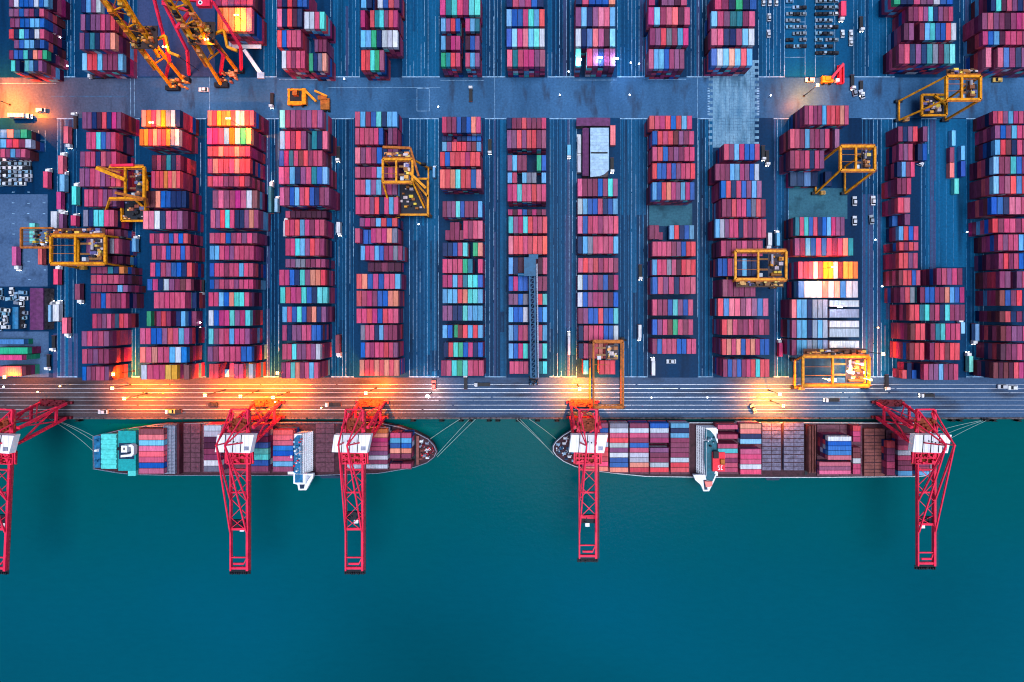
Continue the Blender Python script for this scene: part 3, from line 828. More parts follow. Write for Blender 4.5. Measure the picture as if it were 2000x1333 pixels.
for px, py, rz, pl in EMPTYT:
    x, y = W(px, py); put(truck0, TK, first, (x, y, 0.03), rz, 'empty container truck with white cab, ' + pl, 'truck', 'empty trucks', (0.95, 0.72, 1))

def car_mesh(c, name):
    m = MB(); d = (0.015, 0.02, 0.035)
    m.box(-0.95, -2.2, 0.35, 0.95, 2.2, 0.95, c); m.prism([(-0.85, -1.7), (0.85, -1.7), (0.85, 1.0), (-0.85, 1.0)], 0.95, 1.5, d, [(-0.7, -1.3), (0.7, -1.3), (0.7, 0.4), (-0.7, 0.4)])
    m.box(-0.68, -1.2, 1.5, 0.68, 0.35, 1.56, c)
    for x in (-0.9, 0.9):
        for y in (-1.4, 1.4): m.cyl((x - 0.1, y, 0.33), (x + 0.1, y, 0.33), 0.33, 10, (0.012, 0.012, 0.014))
    return m.data(name, M['paint'])
CARS = {k: car_mesh(c, 'parked_car') for k, c in (('white', (0.62, 0.66, 0.76)), ('pale blue', (0.18, 0.36, 0.55)), ('silver', (0.20, 0.26, 0.36)), ('black', (0.02, 0.02, 0.03)), ('yellow', (0.80, 0.42, 0.02)), ('orange', (0.85, 0.20, 0.03)), ('red', (0.7, 0.04, 0.05)))}
carp = None
def car(px, py, rz, col, label, group, s=1.25):
    global carp
    if carp is None: o = carp = bpy.data.objects.new('parked_car', CARS[col])
    else: o = carp.copy(); o.data = CARS[col]
    COL.objects.link(o); x, y = W(px, py); o.location = (x, y, 0.03); o.rotation_euler = (0, 0, rz); o.scale = (s, s, s)
    for k in ('label', 'group'):
        if k in o: del o[k]
    tag(o, label, 'car', group)
for r_ in range(7):
    for c_ in range(6 if r_ < 6 else 5):
        px = 3 + c_ * 10.5 + R.uniform(-0.8, 0.8); py = 314 + r_ * 7.8 + R.uniform(-0.5, 0.5)
        col = R.choice(['white', 'white', 'pale blue', 'pale blue', 'silver', 'silver', 'black'])
        car(px + R.uniform(-1.2, 1.2), py + R.uniform(-.8, .8), PI / 2 + R.uniform(-0.1, 0.1), col, f'{col} car, {ORD[c_ + 1]} in the {ORD[r_ + 1]} row of the west lot', 'cars in the west lot', 1.35)
n = 0
for (px, py) in ((4, 571), (26, 570), (48, 572), (36, 579), (50, 583), (4, 582), (38, 592), (46, 592), (4, 605), (15, 606), (4, 614), (13, 613), (50, 611), (48, 622), (14, 624), (4, 632), (2, 639), (14, 639), (45, 636), (22, 584)):
    n += 1; col = R.choice(['white', 'white', 'silver', 'pale blue'])
    car(px, py, R.choice([0, PI / 2, PI / 2]) + R.uniform(-0.2, 0.2), col, f'{col} vehicle, {ORD[n]} from the top in the dark yard left of the purple shed', 'vehicles in the dark west yard', 1.3)
for r_ in range(9):
    for c_, px in enumerate((1541, 1554, 1567, 1598, 1608, 1618, 1629)):
        if R.random() < 0.16 or (c_ < 3 and r_ == 8): continue
        col = R.choice(['white', 'silver', 'silver', 'pale blue', 'black', 'silver', 'black']); py = 4 + r_ * 12.6 + R.uniform(-.5, .5)
        car(px + R.uniform(-.6, .6), py, PI / 2, col, f'{col} car, {ORD[c_ + 1]} across in the {ORD[r_ + 1]} row of the gridded lot', 'cars in the gridded lot', 1.15)
for k, (px, py) in enumerate(((1501, 36), (1500, 68), (1490, 6), (1502, 6), (1515, 6), (1644, 68), (1660, 68), (1660, 84))):
    car(px, py, 0, 'white', f'white car in the lanes beside the gridded lot, {ORD[k + 1]} of eight from the left' if k > 8 else f'white car beside the gridded lot, {["lower one in the left lanes", "upper middle in the left lanes", "first at the top of the left lanes", "second at the top of the left lanes", "third at the top of the left lanes", "by its right corner", "outermost on its right", "lowest on its right"][k]}', 'cars beside the gridded lot', 1.2)
for px, py, rz, col, lb in ((83, 217, PI / 2, 'white', 'white van driving on the cross road near the orange light'), (204, 804, PI / 2, 'white', 'white car on the quay edge left of the turquoise stern'), (418, 790, PI / 2, 'black', 'black car in the orange light left of the second red crane'),
    (1470, 798, 0.5, 'silver', 'silver car by the quay edge in the small orange pool'), (1955, 755, PI / 2, 'white', 'white car on the east end of the quay road'), (1975, 757, PI / 2, 'white', 'last white car at the east end of the quay road'),
    (1580, 158, PI / 2, 'white', 'white van left of the red forklift on the cross road'), (1667, 181, 0.2, 'silver', 'silver car on the cross road below the trucks by the forklift'), (1681, 186, 0.3, 'white', 'white car lowest of the group by the forklift'),
    (400, 177, PI / 2, 'white', 'white pickup beside the first tall yellow crane foot'), (335, 803, PI / 2, 'yellow', 'yellow work car by the quay edge above the maroon hatch'), (848, 752, 0, 'red', 'red car at the quay end of the alley before the sixth block'),
    (1310, 706, PI / 2, 'white', 'white box van at the quay end of the ninth block'), (1703, 393, 0, 'white', 'white car in the wide alley right of the teal pad'), (1667, 394, 0, 'white', 'white car beside the teal pad corner'),
    (1667, 432, 0, 'white', 'white car right of the stack below the teal pad'), (1700, 430, 0.1, 'silver', 'silver car in the wide alley beside the lower stack'), (1945, 158, PI / 2, 'yellow', 'yellow vehicle right of the tall yellow crane on the road'),
    (1792, 320, 1.2, 'white', 'white car askew beside the twelfth block')):
    car(px, py, rz, col, lb, None, 1.45)

# ---------------------------------------------------------------- lamps
def lamp_light(parent, kind_col, energy, dz, size=1.0, spot=2.7):
    d = bpy.data.lights.new('lamp_light', 'SPOT'); d.energy = energy; d.color = kind_col; d.spot_size = spot; d.spot_blend = 0.5; d.shadow_soft_size = size
    o = bpy.data.objects.new('lamp_light', d); COL.objects.link(o); o.parent = parent; o.location = (0, 0, dz); return o
AM = (1.0, 0.185, 0.002); CO = (0.32, 0.60, 1.0); WH = (1.0, 0.72, 0.40)
def make_mast(h, mat, name='light_mast'):
    r = empty(name)
    p = MB(); p.cyl((0, 0, 0), (0, 0, h), 0.28, 8, r2=0.14); p.box(-0.6, -0.6, 0, 0.6, 0.6, 0.35); p.build('pole', M['dark'], r)
    hd = MB()
    for a in range(4):
        t = a * PI / 2 + PI / 4; x, y = math.cos(t) * 0.8, math.sin(t) * 0.8
        hd.bar((0, 0, h), (x, y, h + 0.1), 0.15)
        hd.box(x - 0.35, y - 0.35, h + 0.0, x + 0.35, y + 0.35, h + 0.12)
    hd.build('lamp_bracket', M['dark'], r)
    lm = MB()
    for a in range(4):
        t = a * PI / 2 + PI / 4; x, y = math.cos(t) * 0.8, math.sin(t) * 0.8
        lm.box(x - 0.3, y - 0.3, h + 0.12, x + 0.3, y + 0.3, h + 0.3)
    lm.build('lamp_head', mat, r); return r
LAMPS = [ # px,py,h,energy,colour,label
 (255, 752, 14, 11000, AM, 'first amber quay lamp below the second block'), (287, 769, 18, 57750, AM, 'brightest amber quay lamp above the turquoise stern'), (440, 762, 20, 52500, AM, 'amber lamp at the left of the wide orange pool'),
 (505, 764, 20, 63000, AM, 'amber lamp in the middle of the wide orange pool'), (565, 766, 20, 49875, AM, 'amber lamp at the right of the wide orange pool'), (735, 758, 20, 57750, AM, 'amber lamp above the third red crane'),
 (1128, 752, 17, 70000, AM, 'amber lamp left of the orange portal crane'), (1505, 783, 17, 66000, AM, 'amber lamp in the small pool by the quay edge'), (1500, 762, 16, 15750, AM, 'dim amber lamp above the small quay pool'),
 (20, 205, 21, 110000, AM, 'amber lamp at the west end of the cross road'), (1570, 188, 16, 23625, AM, 'amber lamp on the cross road left of the forklift'), (570, 722, 18, 26250, AM, 'amber lamp in the alley end right of the third block'),
 (843, 768, 12, 11550, (1.0, 0.62, 0.55), 'pinkish lamp on the quay road between third and fourth cranes'), (262, 725, 16, 22000, AM, 'amber lamp in the alley end between first and second blocks'), (60, 730, 16, 8400, AM, 'dim amber lamp at the west side path')]
for px, py, h, e, c, lb in LAMPS:
    r = make_mast(h, M['amber'] if c == AM else M['whitelamp']); x, y = W(px, py); r.location = (x, y, 0.03)
    lamp_light(r, c, e * (3.1 if c == AM else 1.6), h - 0.3, 1.0, 2.5 if c == AM else 2.6); tag(r, lb, 'lamp', 'light masts along the roads')
for px, py, z, e, c, lb, mt in ((296, 240, 28, 17000, AM, 'amber floodlight on the top of the second block', 'amber'), (446, 232, 32, 46000, AM, 'amber floodlight over the end of the third block', 'amber'), (1628, 522, 26, 22000, AM, 'amber floodlight over the floodlit block', 'amber'),
    (1600, 556, 20, 1200, WH, 'warm white floodlight over the white boxes', 'whitelamp'), (1640, 600, 22, 400, (0.85, 0.9, 1.0), 'cold floodlight over the white crosswise boxes', 'cool'), (462, 30, 24, 14000, AM, 'amber floodlight over the orange boxes at the top', 'amber'), (322, 92, 30, 16000, AM, 'amber floodlight among the yellow jibs of the left tall crane', 'amber'), (404, 78, 34, 14000, AM, 'amber floodlight between the two tall yellow cranes', 'amber'),
    (1131, 117, 17, 2600, CO, 'cold blue lamp on the left of the eighth upper block', 'cool'), (1172, 113, 17, 1800, CO, 'cold blue lamp inside the eighth upper block', 'cool'), (1204, 115, 17, 2600, CO, 'cold blue lamp on the right of the eighth upper block', 'cool')):
    r = empty('floodlight'); x, y = W(px, py, z); r.location = (x, y, 0.02)
    p = MB(); p.cyl((0, 0, 0), (0, 0, z), 0.16, 8); p.bar((-0.9, 0, z), (0.9, 0, z), 0.14); p.build('pole', M['dark'], r)
    q = MB()
    for s in (-0.9, 0.9): q.box(s - 0.5, -0.4, z + 0.1, s + 0.5, 0.4, z + 0.35)
    q.build('lamp_head', M[mt], r)
    lamp_light(r, c, e * 1.7, z - 0.3, 0.6, 2.85); tag(r, lb, 'floodlight', 'floodlights among the stacks')
r = empty('signal_lamp', V3(510, 489, 0)); p = MB(); p.cyl((0, 0, 0), (0, 0, 8), 0.12, 8); p.build('pole', M['dark'], r); p = MB(); p.cyl((0, 0, 8), (0, 0, 8.8), 0.6, 12); p.build('lamp_head', M['greenlamp'], r)
d = bpy.data.lights.new('lamp_light', 'POINT'); d.energy = 700; d.color = (0.05, 1, 0.25); d.shadow_soft_size = 0.5; q = bpy.data.objects.new('lamp_light', d); COL.objects.link(q); q.parent = r; q.location = (0, 0, 10)
tag(r, 'small green signal lamp beside the third stack block', 'lamp')

pm = MB(); pm.cyl((0, 0, 0), (0, 0, 3.2), .12, 8); pd = pm.data('pole', M['dark'])
hm_ = {}
for k_, mt in (('white', 'postlamp'), ('amber', 'amber')):
    q = MB(); q.cyl((0, 0, 3.2), (0, 0, 3.7), .42, 12); hm_[k_] = q.data('lamp_head', M[mt])
for k, (px, py, cl, lb) in enumerate(((1093, 190, 'white', 'left of two on the middle of the cross road'), (1228, 190, 'white', 'right of two on the middle of the cross road'), (1501, 191, 'white', 'on the cross road right of the pale patch'), (858, 213, 'white', 'on the cross road beside the painted box'), (676, 159, 'white', 'on the cross road above the fifth block'),
    (820, 440, 'white', 'in the wide alley under the fifth block crane'), (657, 395, 'white', 'in the alley right of the fourth block'), (525, 437, 'white', 'in the alley right of the third block'), (1110, 145, 'white', 'at the road end left of the eighth upper block'), (1230, 128, 'white', 'at the road end right of the eighth upper block'), (1246, 130, 'white', 'beside another right of the eighth upper block'),
    (1703, 470, 'white', 'upper one in the wide alley right of the floodlit block'), (1716, 560, 'white', 'middle one in the wide alley right of the floodlit block'), (1708, 640, 'amber', 'lower one in the wide alley right of the floodlit block'), (1880, 455, 'white', 'in the east alley above the wide low stack'), (1740, 500, 'white', 'left of the twelfth block'),
    (115, 10, 'white', 'topmost in the alley between the first two upper blocks'), (117, 78, 'white', 'middle one between the first two upper blocks'), (127, 79, 'white', 'beside another between the first two upper blocks'), (119, 118, 'white', 'lowest but one between the first two upper blocks'), (141, 134, 'white', 'near the road between the first two upper blocks'),
    (127, 753, 'amber', 'on the west quay road'), (84, 764, 'amber', 'on the west quay road beside the first red crane'), (18, 754, 'white', 'on the west quay road at the frame edge'), (543, 783, 'white', 'on the quay road left of the yellow work truck'), (632, 795, 'amber', 'on the quay road left of the third red crane'), (1270, 775, 'white', 'on the quay road right of the portal crane'), (1378, 775, 'white', 'on the quay road left of the small orange pool'), (1640, 520, 'amber', 'beside the floodlit block end'), (398, 630, 'white', 'upper of two between the second and third blocks'), (398, 640, 'white', 'lower of two between the second and third blocks'))):
    r = empty('lamp_post', (*W(px, py), 0.03)); o = bpy.data.objects.new('pole', pd); COL.objects.link(o); o.parent = r; o = bpy.data.objects.new('lamp_head', hm_[cl]); COL.objects.link(o); o.parent = r
    tag(r, f'small {cl} lamp post ' + lb, 'lamp', 'small lamp posts in the lanes')

# ---------------------------------------------------------------- red quay cranes
def quay_crane(bx, label, trolley_d, plat='rustred', BE=92.0, rz=0.0):
    """local axes: x along the quay, y positive inland; the boom reaches out over the water (negative y)"""
    r = empty('quay_crane', (*W(bx, 800), 0.02), rz)
    Z, hw = 32.0, 8.6
    def part(name, m, mat='red', par=r): return m.build(name, M[mat], par)
    for s in (-1, 1):
        m = MB(); m.bar((s * hw, 5, 2.2), (s * hw * 0.92, -4.5, Z), 1.5, 1.5); part('leg', m)          # landside leg
        m = MB(); m.bar((s * hw, -4.9, 2.2), (s * hw * 0.92, -14, Z), 1.6, 1.6); part('leg', m)        # waterside leg
        m = MB(); m.bar((s * hw * .97, 4.2, 9), (s * hw * .97, -6.6, 9), 1.1, 1.3); part('tie_beam', m)
        m = MB(); m.bar((s * hw, 2.0, 12), (s * hw * .94, -12.5, Z - 3), 0.8); part('brace', m)
        m = MB(); m.bar((s * hw * .98, -6, 7), (s * hw * .93, -3.8, Z - 2), 0.7); part('brace', m)
        m = MB(); m.bar((s * 5.3, 7, Z + 1), (s * 5.1, -BE, Z + 1), 0.85 if s < 0 else 1.35, 2.0); part('boom_girder', m)
        m = MB(); m.bar((s * 2.6, -10, Z + 19), (s * 5.6, -13, Z + 1), 0.8, 0.8); m.bar((s * 2.6, -10, Z + 19), (s * 6.5, -1, Z + 1), 0.7, 0.7); part('apex_leg', m)
        m = MB(); m.bar((s * 2.4, -10, Z + 18.8), (s * 5.0, -48, Z + 2.2), 0.75); part('stay', m)
        m = MB(); m.bar((s * 2.4, -10, Z + 18.8), (s * 5.0, -68, Z + 2.2), 0.7); part('stay', m)
        m = MB(); m.bar((s * 2.4, -10, Z + 18.8), (s * 4.8, 6, Z + 2), 0.7); part('stay', m)
    for s in (-1, 1):
        m = MB(); m.bar((s * hw * .93, -3.6, Z - 1), (s * 1.2, -7.2, Z + 1.2), 0.9); m.build('landside_strut', M['red'], r)
        m = MB(); m.bar((s * 3.2, 5, Z + 1.6), (s * 6.6, -6.8, Z + 1.6), 0.8); m.build('landside_strut', M['red'], r)
        m = MB(); m.bar((s * hw, 4.4, 5), (-s * hw * .95, -3.6, 22), 0.55); m.build('diagonal_brace', M['red'], r)
        m = MB(); m.bar((s * 7.6, -8, Z + 1.5), (s * 8.4, -26, Z + 1.2), 0.8); m.build('side_rail', M['red'], r)
    m = MB(); m.box(-8.6, -26.8, Z + .3, 8.6, -18.4, Z + .55)
    m.build('hoist_platform', M['rustred'], r)
    m = MB(); m.box(-6.8, -6.8, Z + .6, 6.8, 1.5, Z + .8)
    for k in range(16):
        x = R.uniform(-6.5, 5); y = R.uniform(-6.5, 0); q = R.uniform(.6, 1.8); m.box(x, y, Z + .8, x + q, y + q * .8, Z + R.uniform(1.2, 2.6))
    m.build('cable_platform', M['rustred'], r)
    for y, nm in ((5.2, 'landside'), (-5.0, 'waterside')):
        m = MB(); m.box(-hw - 1, y - 0.8, 1.6, hw + 1, y + 0.8, 3.0); part('sill_beam', m, 'darkred')
        for s in (-1, 1):
            m = MB()
            for k in range(4):
                x = s * (hw - 3.2 + k * 1.7); m.box(x - 0.7, y - 0.9, 0.35, x + 0.7, y + 0.9, 1.55); m.cyl((x, y - 0.35, 0.45), (x, y + 0.35, 0.45), 0.45, 10)
            part('bogie', m, 'darkred')
        m = MB(); m.bar((-hw * .95, y - (9.3 if y > 0 else 8.6), Z - 0.5), (hw * .95, y - (9.3 if y > 0 else 8.6), Z - 0.5), 1.3, 1.6); part('portal_beam', m)
    m = MB(); m.bar((-hw * .97, -3.2, 18), (hw * .97, -3.2, 18), 0.9, 1.1); part('cross_beam', m)
    m = MB(); m.box(-8.5, 2.6, 3.1, 8.0, 7.2, 3.5)                                                       # machinery platform over the landside sill
    for k in range(26):
        x = R.uniform(-8, 7.5); y = R.uniform(2.8, 7); s = R.uniform(0.4, 1.3); m.box(x, y, 3.5, x + s, y + s * .7, 3.5 + R.uniform(0.4, 1.6))
    part('machinery_platform', m, plat)
    hy0, hy1 = -7.2, -18.0
    m = MB(); m.prism([(-12.0, hy1), (9.6, hy1 - .6), (12.0, hy0), (-10.6, hy0)], Z + 2.4, Z + 6.0, (1, 1, 1), [(-11.8, hy1 + .2), (9.4, hy1 - .4), (11.8, hy0 - .2), (-10.4, hy0 - .2)])
    h = part('machine_house', m, 'white')
    m = MB()
    for k in range(8): m.box(-10.2 + k * 2.7, hy1 + .3, Z + 6.0, -10.12 + k * 2.7, hy0 - .3, Z + 6.06)
    m.box(6.0, hy1 + 1.4, Z + 6.0, 8.6, hy1 + 3.6, Z + 6.5); m.build('roof_seam', M['lattice'], h)
    m = MB()
    for x in (-5.2, -0.4, 4.4): m.bar((x, hy0, Z + 6.12), (x - 0.8, hy1, Z + 6.12), 0.42, 0.2)
    m.build('roof_cable', M['dark'], h)
    m = MB()
    for k in range(3): m.box(-2.5 + k * 2, -11.4 - k * 0.5, Z + 6.03, -1.9 + k * 2, -10.7 - k * 0.5, Z + 6.5)
    m.build('roof_vent', M['dark'], h)
    m = MB()                                                                                             # hoist gear frame seaward of the house
    for y in (-19.5, -22.5, -26.0): m.bar((-7.2, y, Z + 2.0), (7.2, y, Z + 2.0), 0.8, 0.8)
    for x in (-7.2, -3.4, 0.4, 4.0, 7.2): m.bar((x, -18.6, Z + 1.7), (x, -26.4, Z + 1.7), 0.6, 0.6)
    for k in range(30):
        x = R.uniform(-7, 6); y = R.uniform(-26, -19); s = R.uniform(0.5, 1.6); m.box(x, y, Z + 2.4, x + s, y + s * .8, Z + 2.4 + R.uniform(0.3, 1.4))
    part('hoist_frame', m)
    m = MB()
    for y in (7, -30, -44, -BE + 25.5, -BE + 1.5): m.bar((-5.3, y, Z + 1), (5.3, y, Z + 1), 1.3 if y < -60 else 0.8, 1.2)
    part('boom_cross_tie', m)
    m = MB()
    zig = [-28, -38, -48, -58, -BE + 26]
    for i in range(len(zig) - 1):
        a = 5.0 if i % 2 else -5.0; m.bar((a, zig[i], Z + 1.2), (-a, zig[i + 1], Z + 1.2), 0.38)
    for i in range(len(zig) - 1):
        a = -5.0 if i % 2 else 5.0; m.bar((a, zig[i] - 1.5, Z + 1.5), (-a, zig[i + 1] - 1.5, Z + 1.5), 0.34)
    part('boom_lattice', m)
    m = MB(); m.bar((6.7, 6, Z + 0.6), (6.5, -BE, Z + 0.6), 0.8, 0.12)
    for k in range(30): m.bar((6.95, 5 - k * 2.9, Z + 0.55), (6.95, 5 - k * 2.9, Z + 1.7), 0.08)
    m.bar((6.95, 6, Z + 1.7), (6.95, -BE, Z + 1.7), 0.1); part('walkway', m, 'darkred')
    t = MB(); t.box(-4.6, trolley_d - 3.2, Z - 0.6, 4.6, trolley_d + 1.8, Z + 0.6)
    for k in range(10):
        x = R.uniform(-4.2, 3.4); y = trolley_d + R.uniform(-2.8, 1); t.box(x, y, Z + .6, x + R.uniform(.5, 1.4), y + .8, Z + R.uniform(1, 1.9))
    tr = part('trolley', t, 'dark')
    t = MB(); t.box(-1.2, trolley_d - 6.2, Z - 3.6, 1.4, trolley_d - 3.6, Z - 1.2); t.build('operator_cab', M['white'], tr)
    m = MB(); m.box(-6.4, -BE - 2.6, Z + 0.2, 6.6, -BE - .2, Z + 0.5)
    for k in range(9): m.box(-6 + k * 1.4, -BE - 2.4, Z + .45, -5.3 + k * 1.4, -BE - 1.2, Z + R.uniform(1, 1.8))
    part('end_platform', m, 'dark')
    m = MB(); m.bar((-4.8, -BE + 8, Z + 1), (4.8, -BE + 8, Z + 1), .7); m.bar((4.8, -BE + 8, Z + 1), (3.0, -BE + 4.4, Z + 1.5), .6); m.bar((-3.2, -BE + 4.4, Z + 1.6), (3.2, -BE + 4.4, Z + 1.6), 1.1, 0.8); part('buffer_beam', m)
    tag(r, label, 'crane', 'red quay cranes reaching over the ships'); return r
quay_crane(112, 'red quay crane at the west frame edge, boom past the turquoise stern', -60, 'darkred', rz=-0.045)
quay_crane(526, 'red quay crane over the western ship, between grey lattice and blue-decked bridge', -63)
quay_crane(728, 'red quay crane over the western ship near its bow', -58)
quay_crane(1138, 'red quay crane over the bow of the eastern ship beside the orange portal crane', -60, BE=84.5)
quay_crane(1732, 'red quay crane over the stern of the eastern ship', -61, 'darkred', BE=89)

# ---------------------------------------------------------------- yard gantry cranes
def gantry(label, top, feet, z=22.0, mat='yellow', arm=None, seed=1, w=1.35, lit=False, trol=None, low=None, extra=(), open_end=False, name='yard_gantry_crane'):
    rr = random.Random(seed)
    cx, cy = W((feet[0] + feet[2]) / 2, (feet[1] + feet[3]) / 2)
    r = empty(name, (cx, cy, 0.02))
    def L(px, py, zz, at=None):
        x, y = W(px, py, zz if at is None else at); return (x - cx, y - cy, zz)
    T = [L(top[0], top[1], z), L(top[2], top[1], z), L(top[2], top[3], z), L(top[0], top[3], z)]
    F = [L(feet[0], feet[1], 1.6, 0), L(feet[2], feet[1], 1.6, 0), L(feet[2], feet[3], 1.6, 0), L(feet[0], feet[3], 1.6, 0)]
    for i in range(4):
        m = MB(); m.bar(F[i], T[i], w * .75, w * .75); m.build('leg', M[mat], r)
        m = MB(); x, y, _ = F[i]
        m.box(x - 2.4, y - 1.0, 0.9, x + 2.4, y + 1.0, 2.0)
        for k in (-1.7, -0.5, 0.7, 1.8): m.cyl((x + k, y - 0.5, 0.6), (x + k, y + 0.5, 0.6), 0.6, 10)
        m.build('bogie', M['dark'], r)
    for i, j, nm, ww in ((0, 1, 'girder', w), (3, 2, 'girder', w), (0, 3, 'end_beam', w), (1, 2, 'end_beam', w)):
        if open_end and (i, j) == (0, 3): continue
        m = MB(); m.bar(T[i], T[j], ww, ww); m.build(nm, M[mat], r)
    for i, j in ((0, 3), (1, 2)):
        m = MB(); m.bar(F[i], F[j], 1.0, 1.0); m.build('sill_beam', M[mat], r)
    mid = 0.45
    xm = T[0][0] + (T[1][0] - T[0][0]) * mid
    if trol is None:
        m = MB(); m.bar((xm, T[0][1], z), (xm, T[3][1], z), w * .85, w * .85); m.build('middle_beam', M[mat], r)
    m = MB(); x0, x1, y0, y1 = xm + .5, T[1][0] - 1.0, T[3][1] + 1, T[0][1] - 1
    if trol: a = L(trol[0], trol[1], z); b = L(trol[2], trol[3], z); x0, x1, y0, y1 = a[0], b[0], b[1], a[1]
    xd = x0 + (x1 - x0) * .42; m.box(xd, y0 + .5, z - 2.4, x1 - 1, y1 - .5, z - 2.0, (0.05, 0.04, 0.06)); m.box(x0 + .5, y0 + (y1 - y0) * .3, z - 2.3, xd, y0 + (y1 - y0) * .3 + 1.2, z - 2.0, (0.25, 0.09, 0.02)); m.box(x0 + .5, y0 + (y1 - y0) * .72, z - 2.3, xd, y0 + (y1 - y0) * .72 + 1.2, z - 2.0, (0.25, 0.09, 0.02))
    PALM = [(0.75, 0.28, 0.02), (0.015, 0.02, 0.04), (0.3, 0.08, 0.02), (0.10, 0.10, 0.32), (0.55, 0.45, 0.50), (0.75, 0.5, 0.05), (0.02, 0.02, 0.03)]
    for k in range(22):
        x = rr.uniform(xd + .3, max(xd + .5, x1 - 3)); y = rr.uniform(y0 + .6, y1 - 2.6); s = rr.uniform(0.8, 3.0)
        m.box(x, y, z - 2.0, min(x1, x + s), y + s * .8, z - 2.0 + rr.uniform(0.5, 2.6), rr.choice(PALM))
    m.cyl((xd + 1, y0 + 2, z - .6), (x1 - 1.6, y0 + 2, z - .6), .9, 10, (0.30, 0.10, 0.02)); m.cyl((xd + 2, (y0 + y1) / 2, z - .8), (xd + 2, y1 - 1, z - .8), .8, 10, (0.45, 0.42, 0.5))
    tr = m.build('trolley', M['paint'], r)
    m = MB(); m.box(x0 + 1.2, y0 + 0.8, z - 4.8, x0 + 3.6, y0 + 3.2, z - 2.45, (0.5, 0.55, 0.65)); m.build('operator_cab', M['paint'], tr)
    m = MB()
    for s in (0.35, 0.65):
        y = T[3][1] + (T[0][1] - T[3][1]) * s; m.bar((T[0][0], y, z + .8), (xm, y, z + .8), 0.3)
    m.build('trolley_rail', M['rustyellow'], r)
    for yy in (T[0][1] + w * .8, T[3][1] - w * .8):
        m = MB(); m.bar((T[0][0], yy, z + .5), (T[1][0], yy, z + .5), 0.9, 0.12)
        for k in range(12):
            x = T[0][0] + (T[1][0] - T[0][0]) * k / 11; m.bar((x, yy, z + .5), (x, yy, z + 1.6), 0.1)
        m.build('walkway', M['rustyellow'], r)
    m = MB(); x, y, _ = F[3]; m.box(x + 2.6, y - 1.2, 1.2, x + 5.6, y + 1.2, 3.6, (0.78, 0.34, 0.02))
    for k in range(3): m.box(x + 2.9 + k * .9, y - 1.0, 3.6, x + 3.5 + k * .9, y + .9, 3.75, (0.25, 0.08, 0.02))
    m.build('power_unit', M['paint'], r)
    if low:
        lz = 9.0; a = L(low[0], low[1], lz); b = L(low[2], low[3], lz)
        m = MB()
        for p, q in (((a[0], a[1]), (b[0], a[1])), ((b[0], a[1]), (b[0], b[1])), ((b[0], b[1]), (a[0], b[1])), ((a[0], b[1]), (a[0], a[1])), (((a[0] + b[0]) / 2, a[1]), (b[0], (a[1] + b[1]) / 2))): m.bar((*p, lz), (*q, lz), 1.3, 1.3)
        m.build('lower_frame', M[mat], r)
        m = MB(); m.box(a[0] + .8, b[1] + .8, lz - 1.6, b[0] - .8, a[1] - .8, lz - 1.2, (0.015, 0.02, 0.035))
        for k in range(22):
            x = rr.uniform(a[0] + 1, b[0] - 3); y = rr.uniform(b[1] + 1, a[1] - 3); q = rr.uniform(.8, 3); m.box(x, y, lz - 1.2, x + q, y + q * .7, lz + rr.uniform(-.4, 1.6), rr.choice(PALM))
        m.build('lower_machinery', M['paint'], r)
    for p in extra:
        m = MB(); m.bar(L(p[0], p[1], z + 1), L(p[2], p[3], z + 1), p[4], p[4]); m.build('jib', M[p[5]], r)
    if arm:
        a = [L(arm[0], arm[1], z), L(arm[2], arm[1], z), L(arm[2], arm[3], z), L(arm[0], arm[3], z)]
        m = MB(); m.bar(a[0], a[1], 1.1, 1.3); m.bar(a[3], a[2], 1.3, 1.3); m.bar(a[0], a[3], 1.1, 1.2); m.build('outreach_arm', M['rustyellow'], r)
        m = MB()
        for k in range(28):
            x = rr.uniform(a[0][0] + 7, a[1][0] - 1); y = rr.uniform(a[3][1] + .6, a[0][1] - 2); s = rr.uniform(0.6, 2.0)
            m.box(x, y, z - 0.6, x + s, y + s * .7, z + rr.uniform(0.2, 1.6), rr.choice(PALM))
        for k in range(5):
            y = a[3][1] + (a[0][1] - a[3][1]) * (k + .5) / 5; m.bar((a[0][0], y, z - .5), (a[1][0], y, z - .5), 0.35, 0.3, (0.2, 0.06, 0.02))
        m.build('spreader_platform', M['paint'], r)
    for i, (a, b) in enumerate(((T[0], T[1]), (T[3], T[2]))):
        m = MB(); a = Vector(a); b = Vector(b); n = 9; off = Vector((0, -w * .75 if i == 0 else w * .75, -1.4))
        m.bar(a + off, b + off, .45, .45)
        for k in range(n): m.bar(a.lerp(b, k / n), a.lerp(b, (k + .5) / n) + off, .28); m.bar(a.lerp(b, (k + .5) / n) + off, a.lerp(b, (k + 1) / n), .28)
        m.build('girder_truss', M['rustyellow'], r)
    if seed in (1, 3, 4, 6, 7):
        m = MB(); a = T[0]; b = T[1]; s_ = 1 if seed != 4 else -1; yb = a[1] if s_ > 0 else T[3][1]
        m.box(a[0] + 1, yb + s_ * (w * .6), z - 1.2, b[0] - 1, yb + s_ * (w * .6 + 4.2), z - .9, (0.10, 0.035, 0.02))
        for k in range(34):
            x = rr.uniform(a[0] + 1, b[0] - 4); q = rr.uniform(.7, 3.2); y = yb + s_ * rr.uniform(w * .6 + .3, w * .6 + 2.6)
            m.box(x, y, z - .9, x + q, y + q * .5 * s_, z + rr.uniform(-.2, 1.8), rr.choice(PALM + [(0.30, 0.09, 0.02), (0.12, 0.05, 0.03)]))
        m.build('service_platform', M['paint'], r)
    m = MB(); p = Vector(F[1]).lerp(Vector(T[1]), .45); q = Vector(F[1]).lerp(Vector(T[1]), .55); m.cyl(p + Vector((1.0, -.6, 0)), p + Vector((1.0, .6, 0)), 2.1, 14); m.build('cable_reel', M['dark'], r)
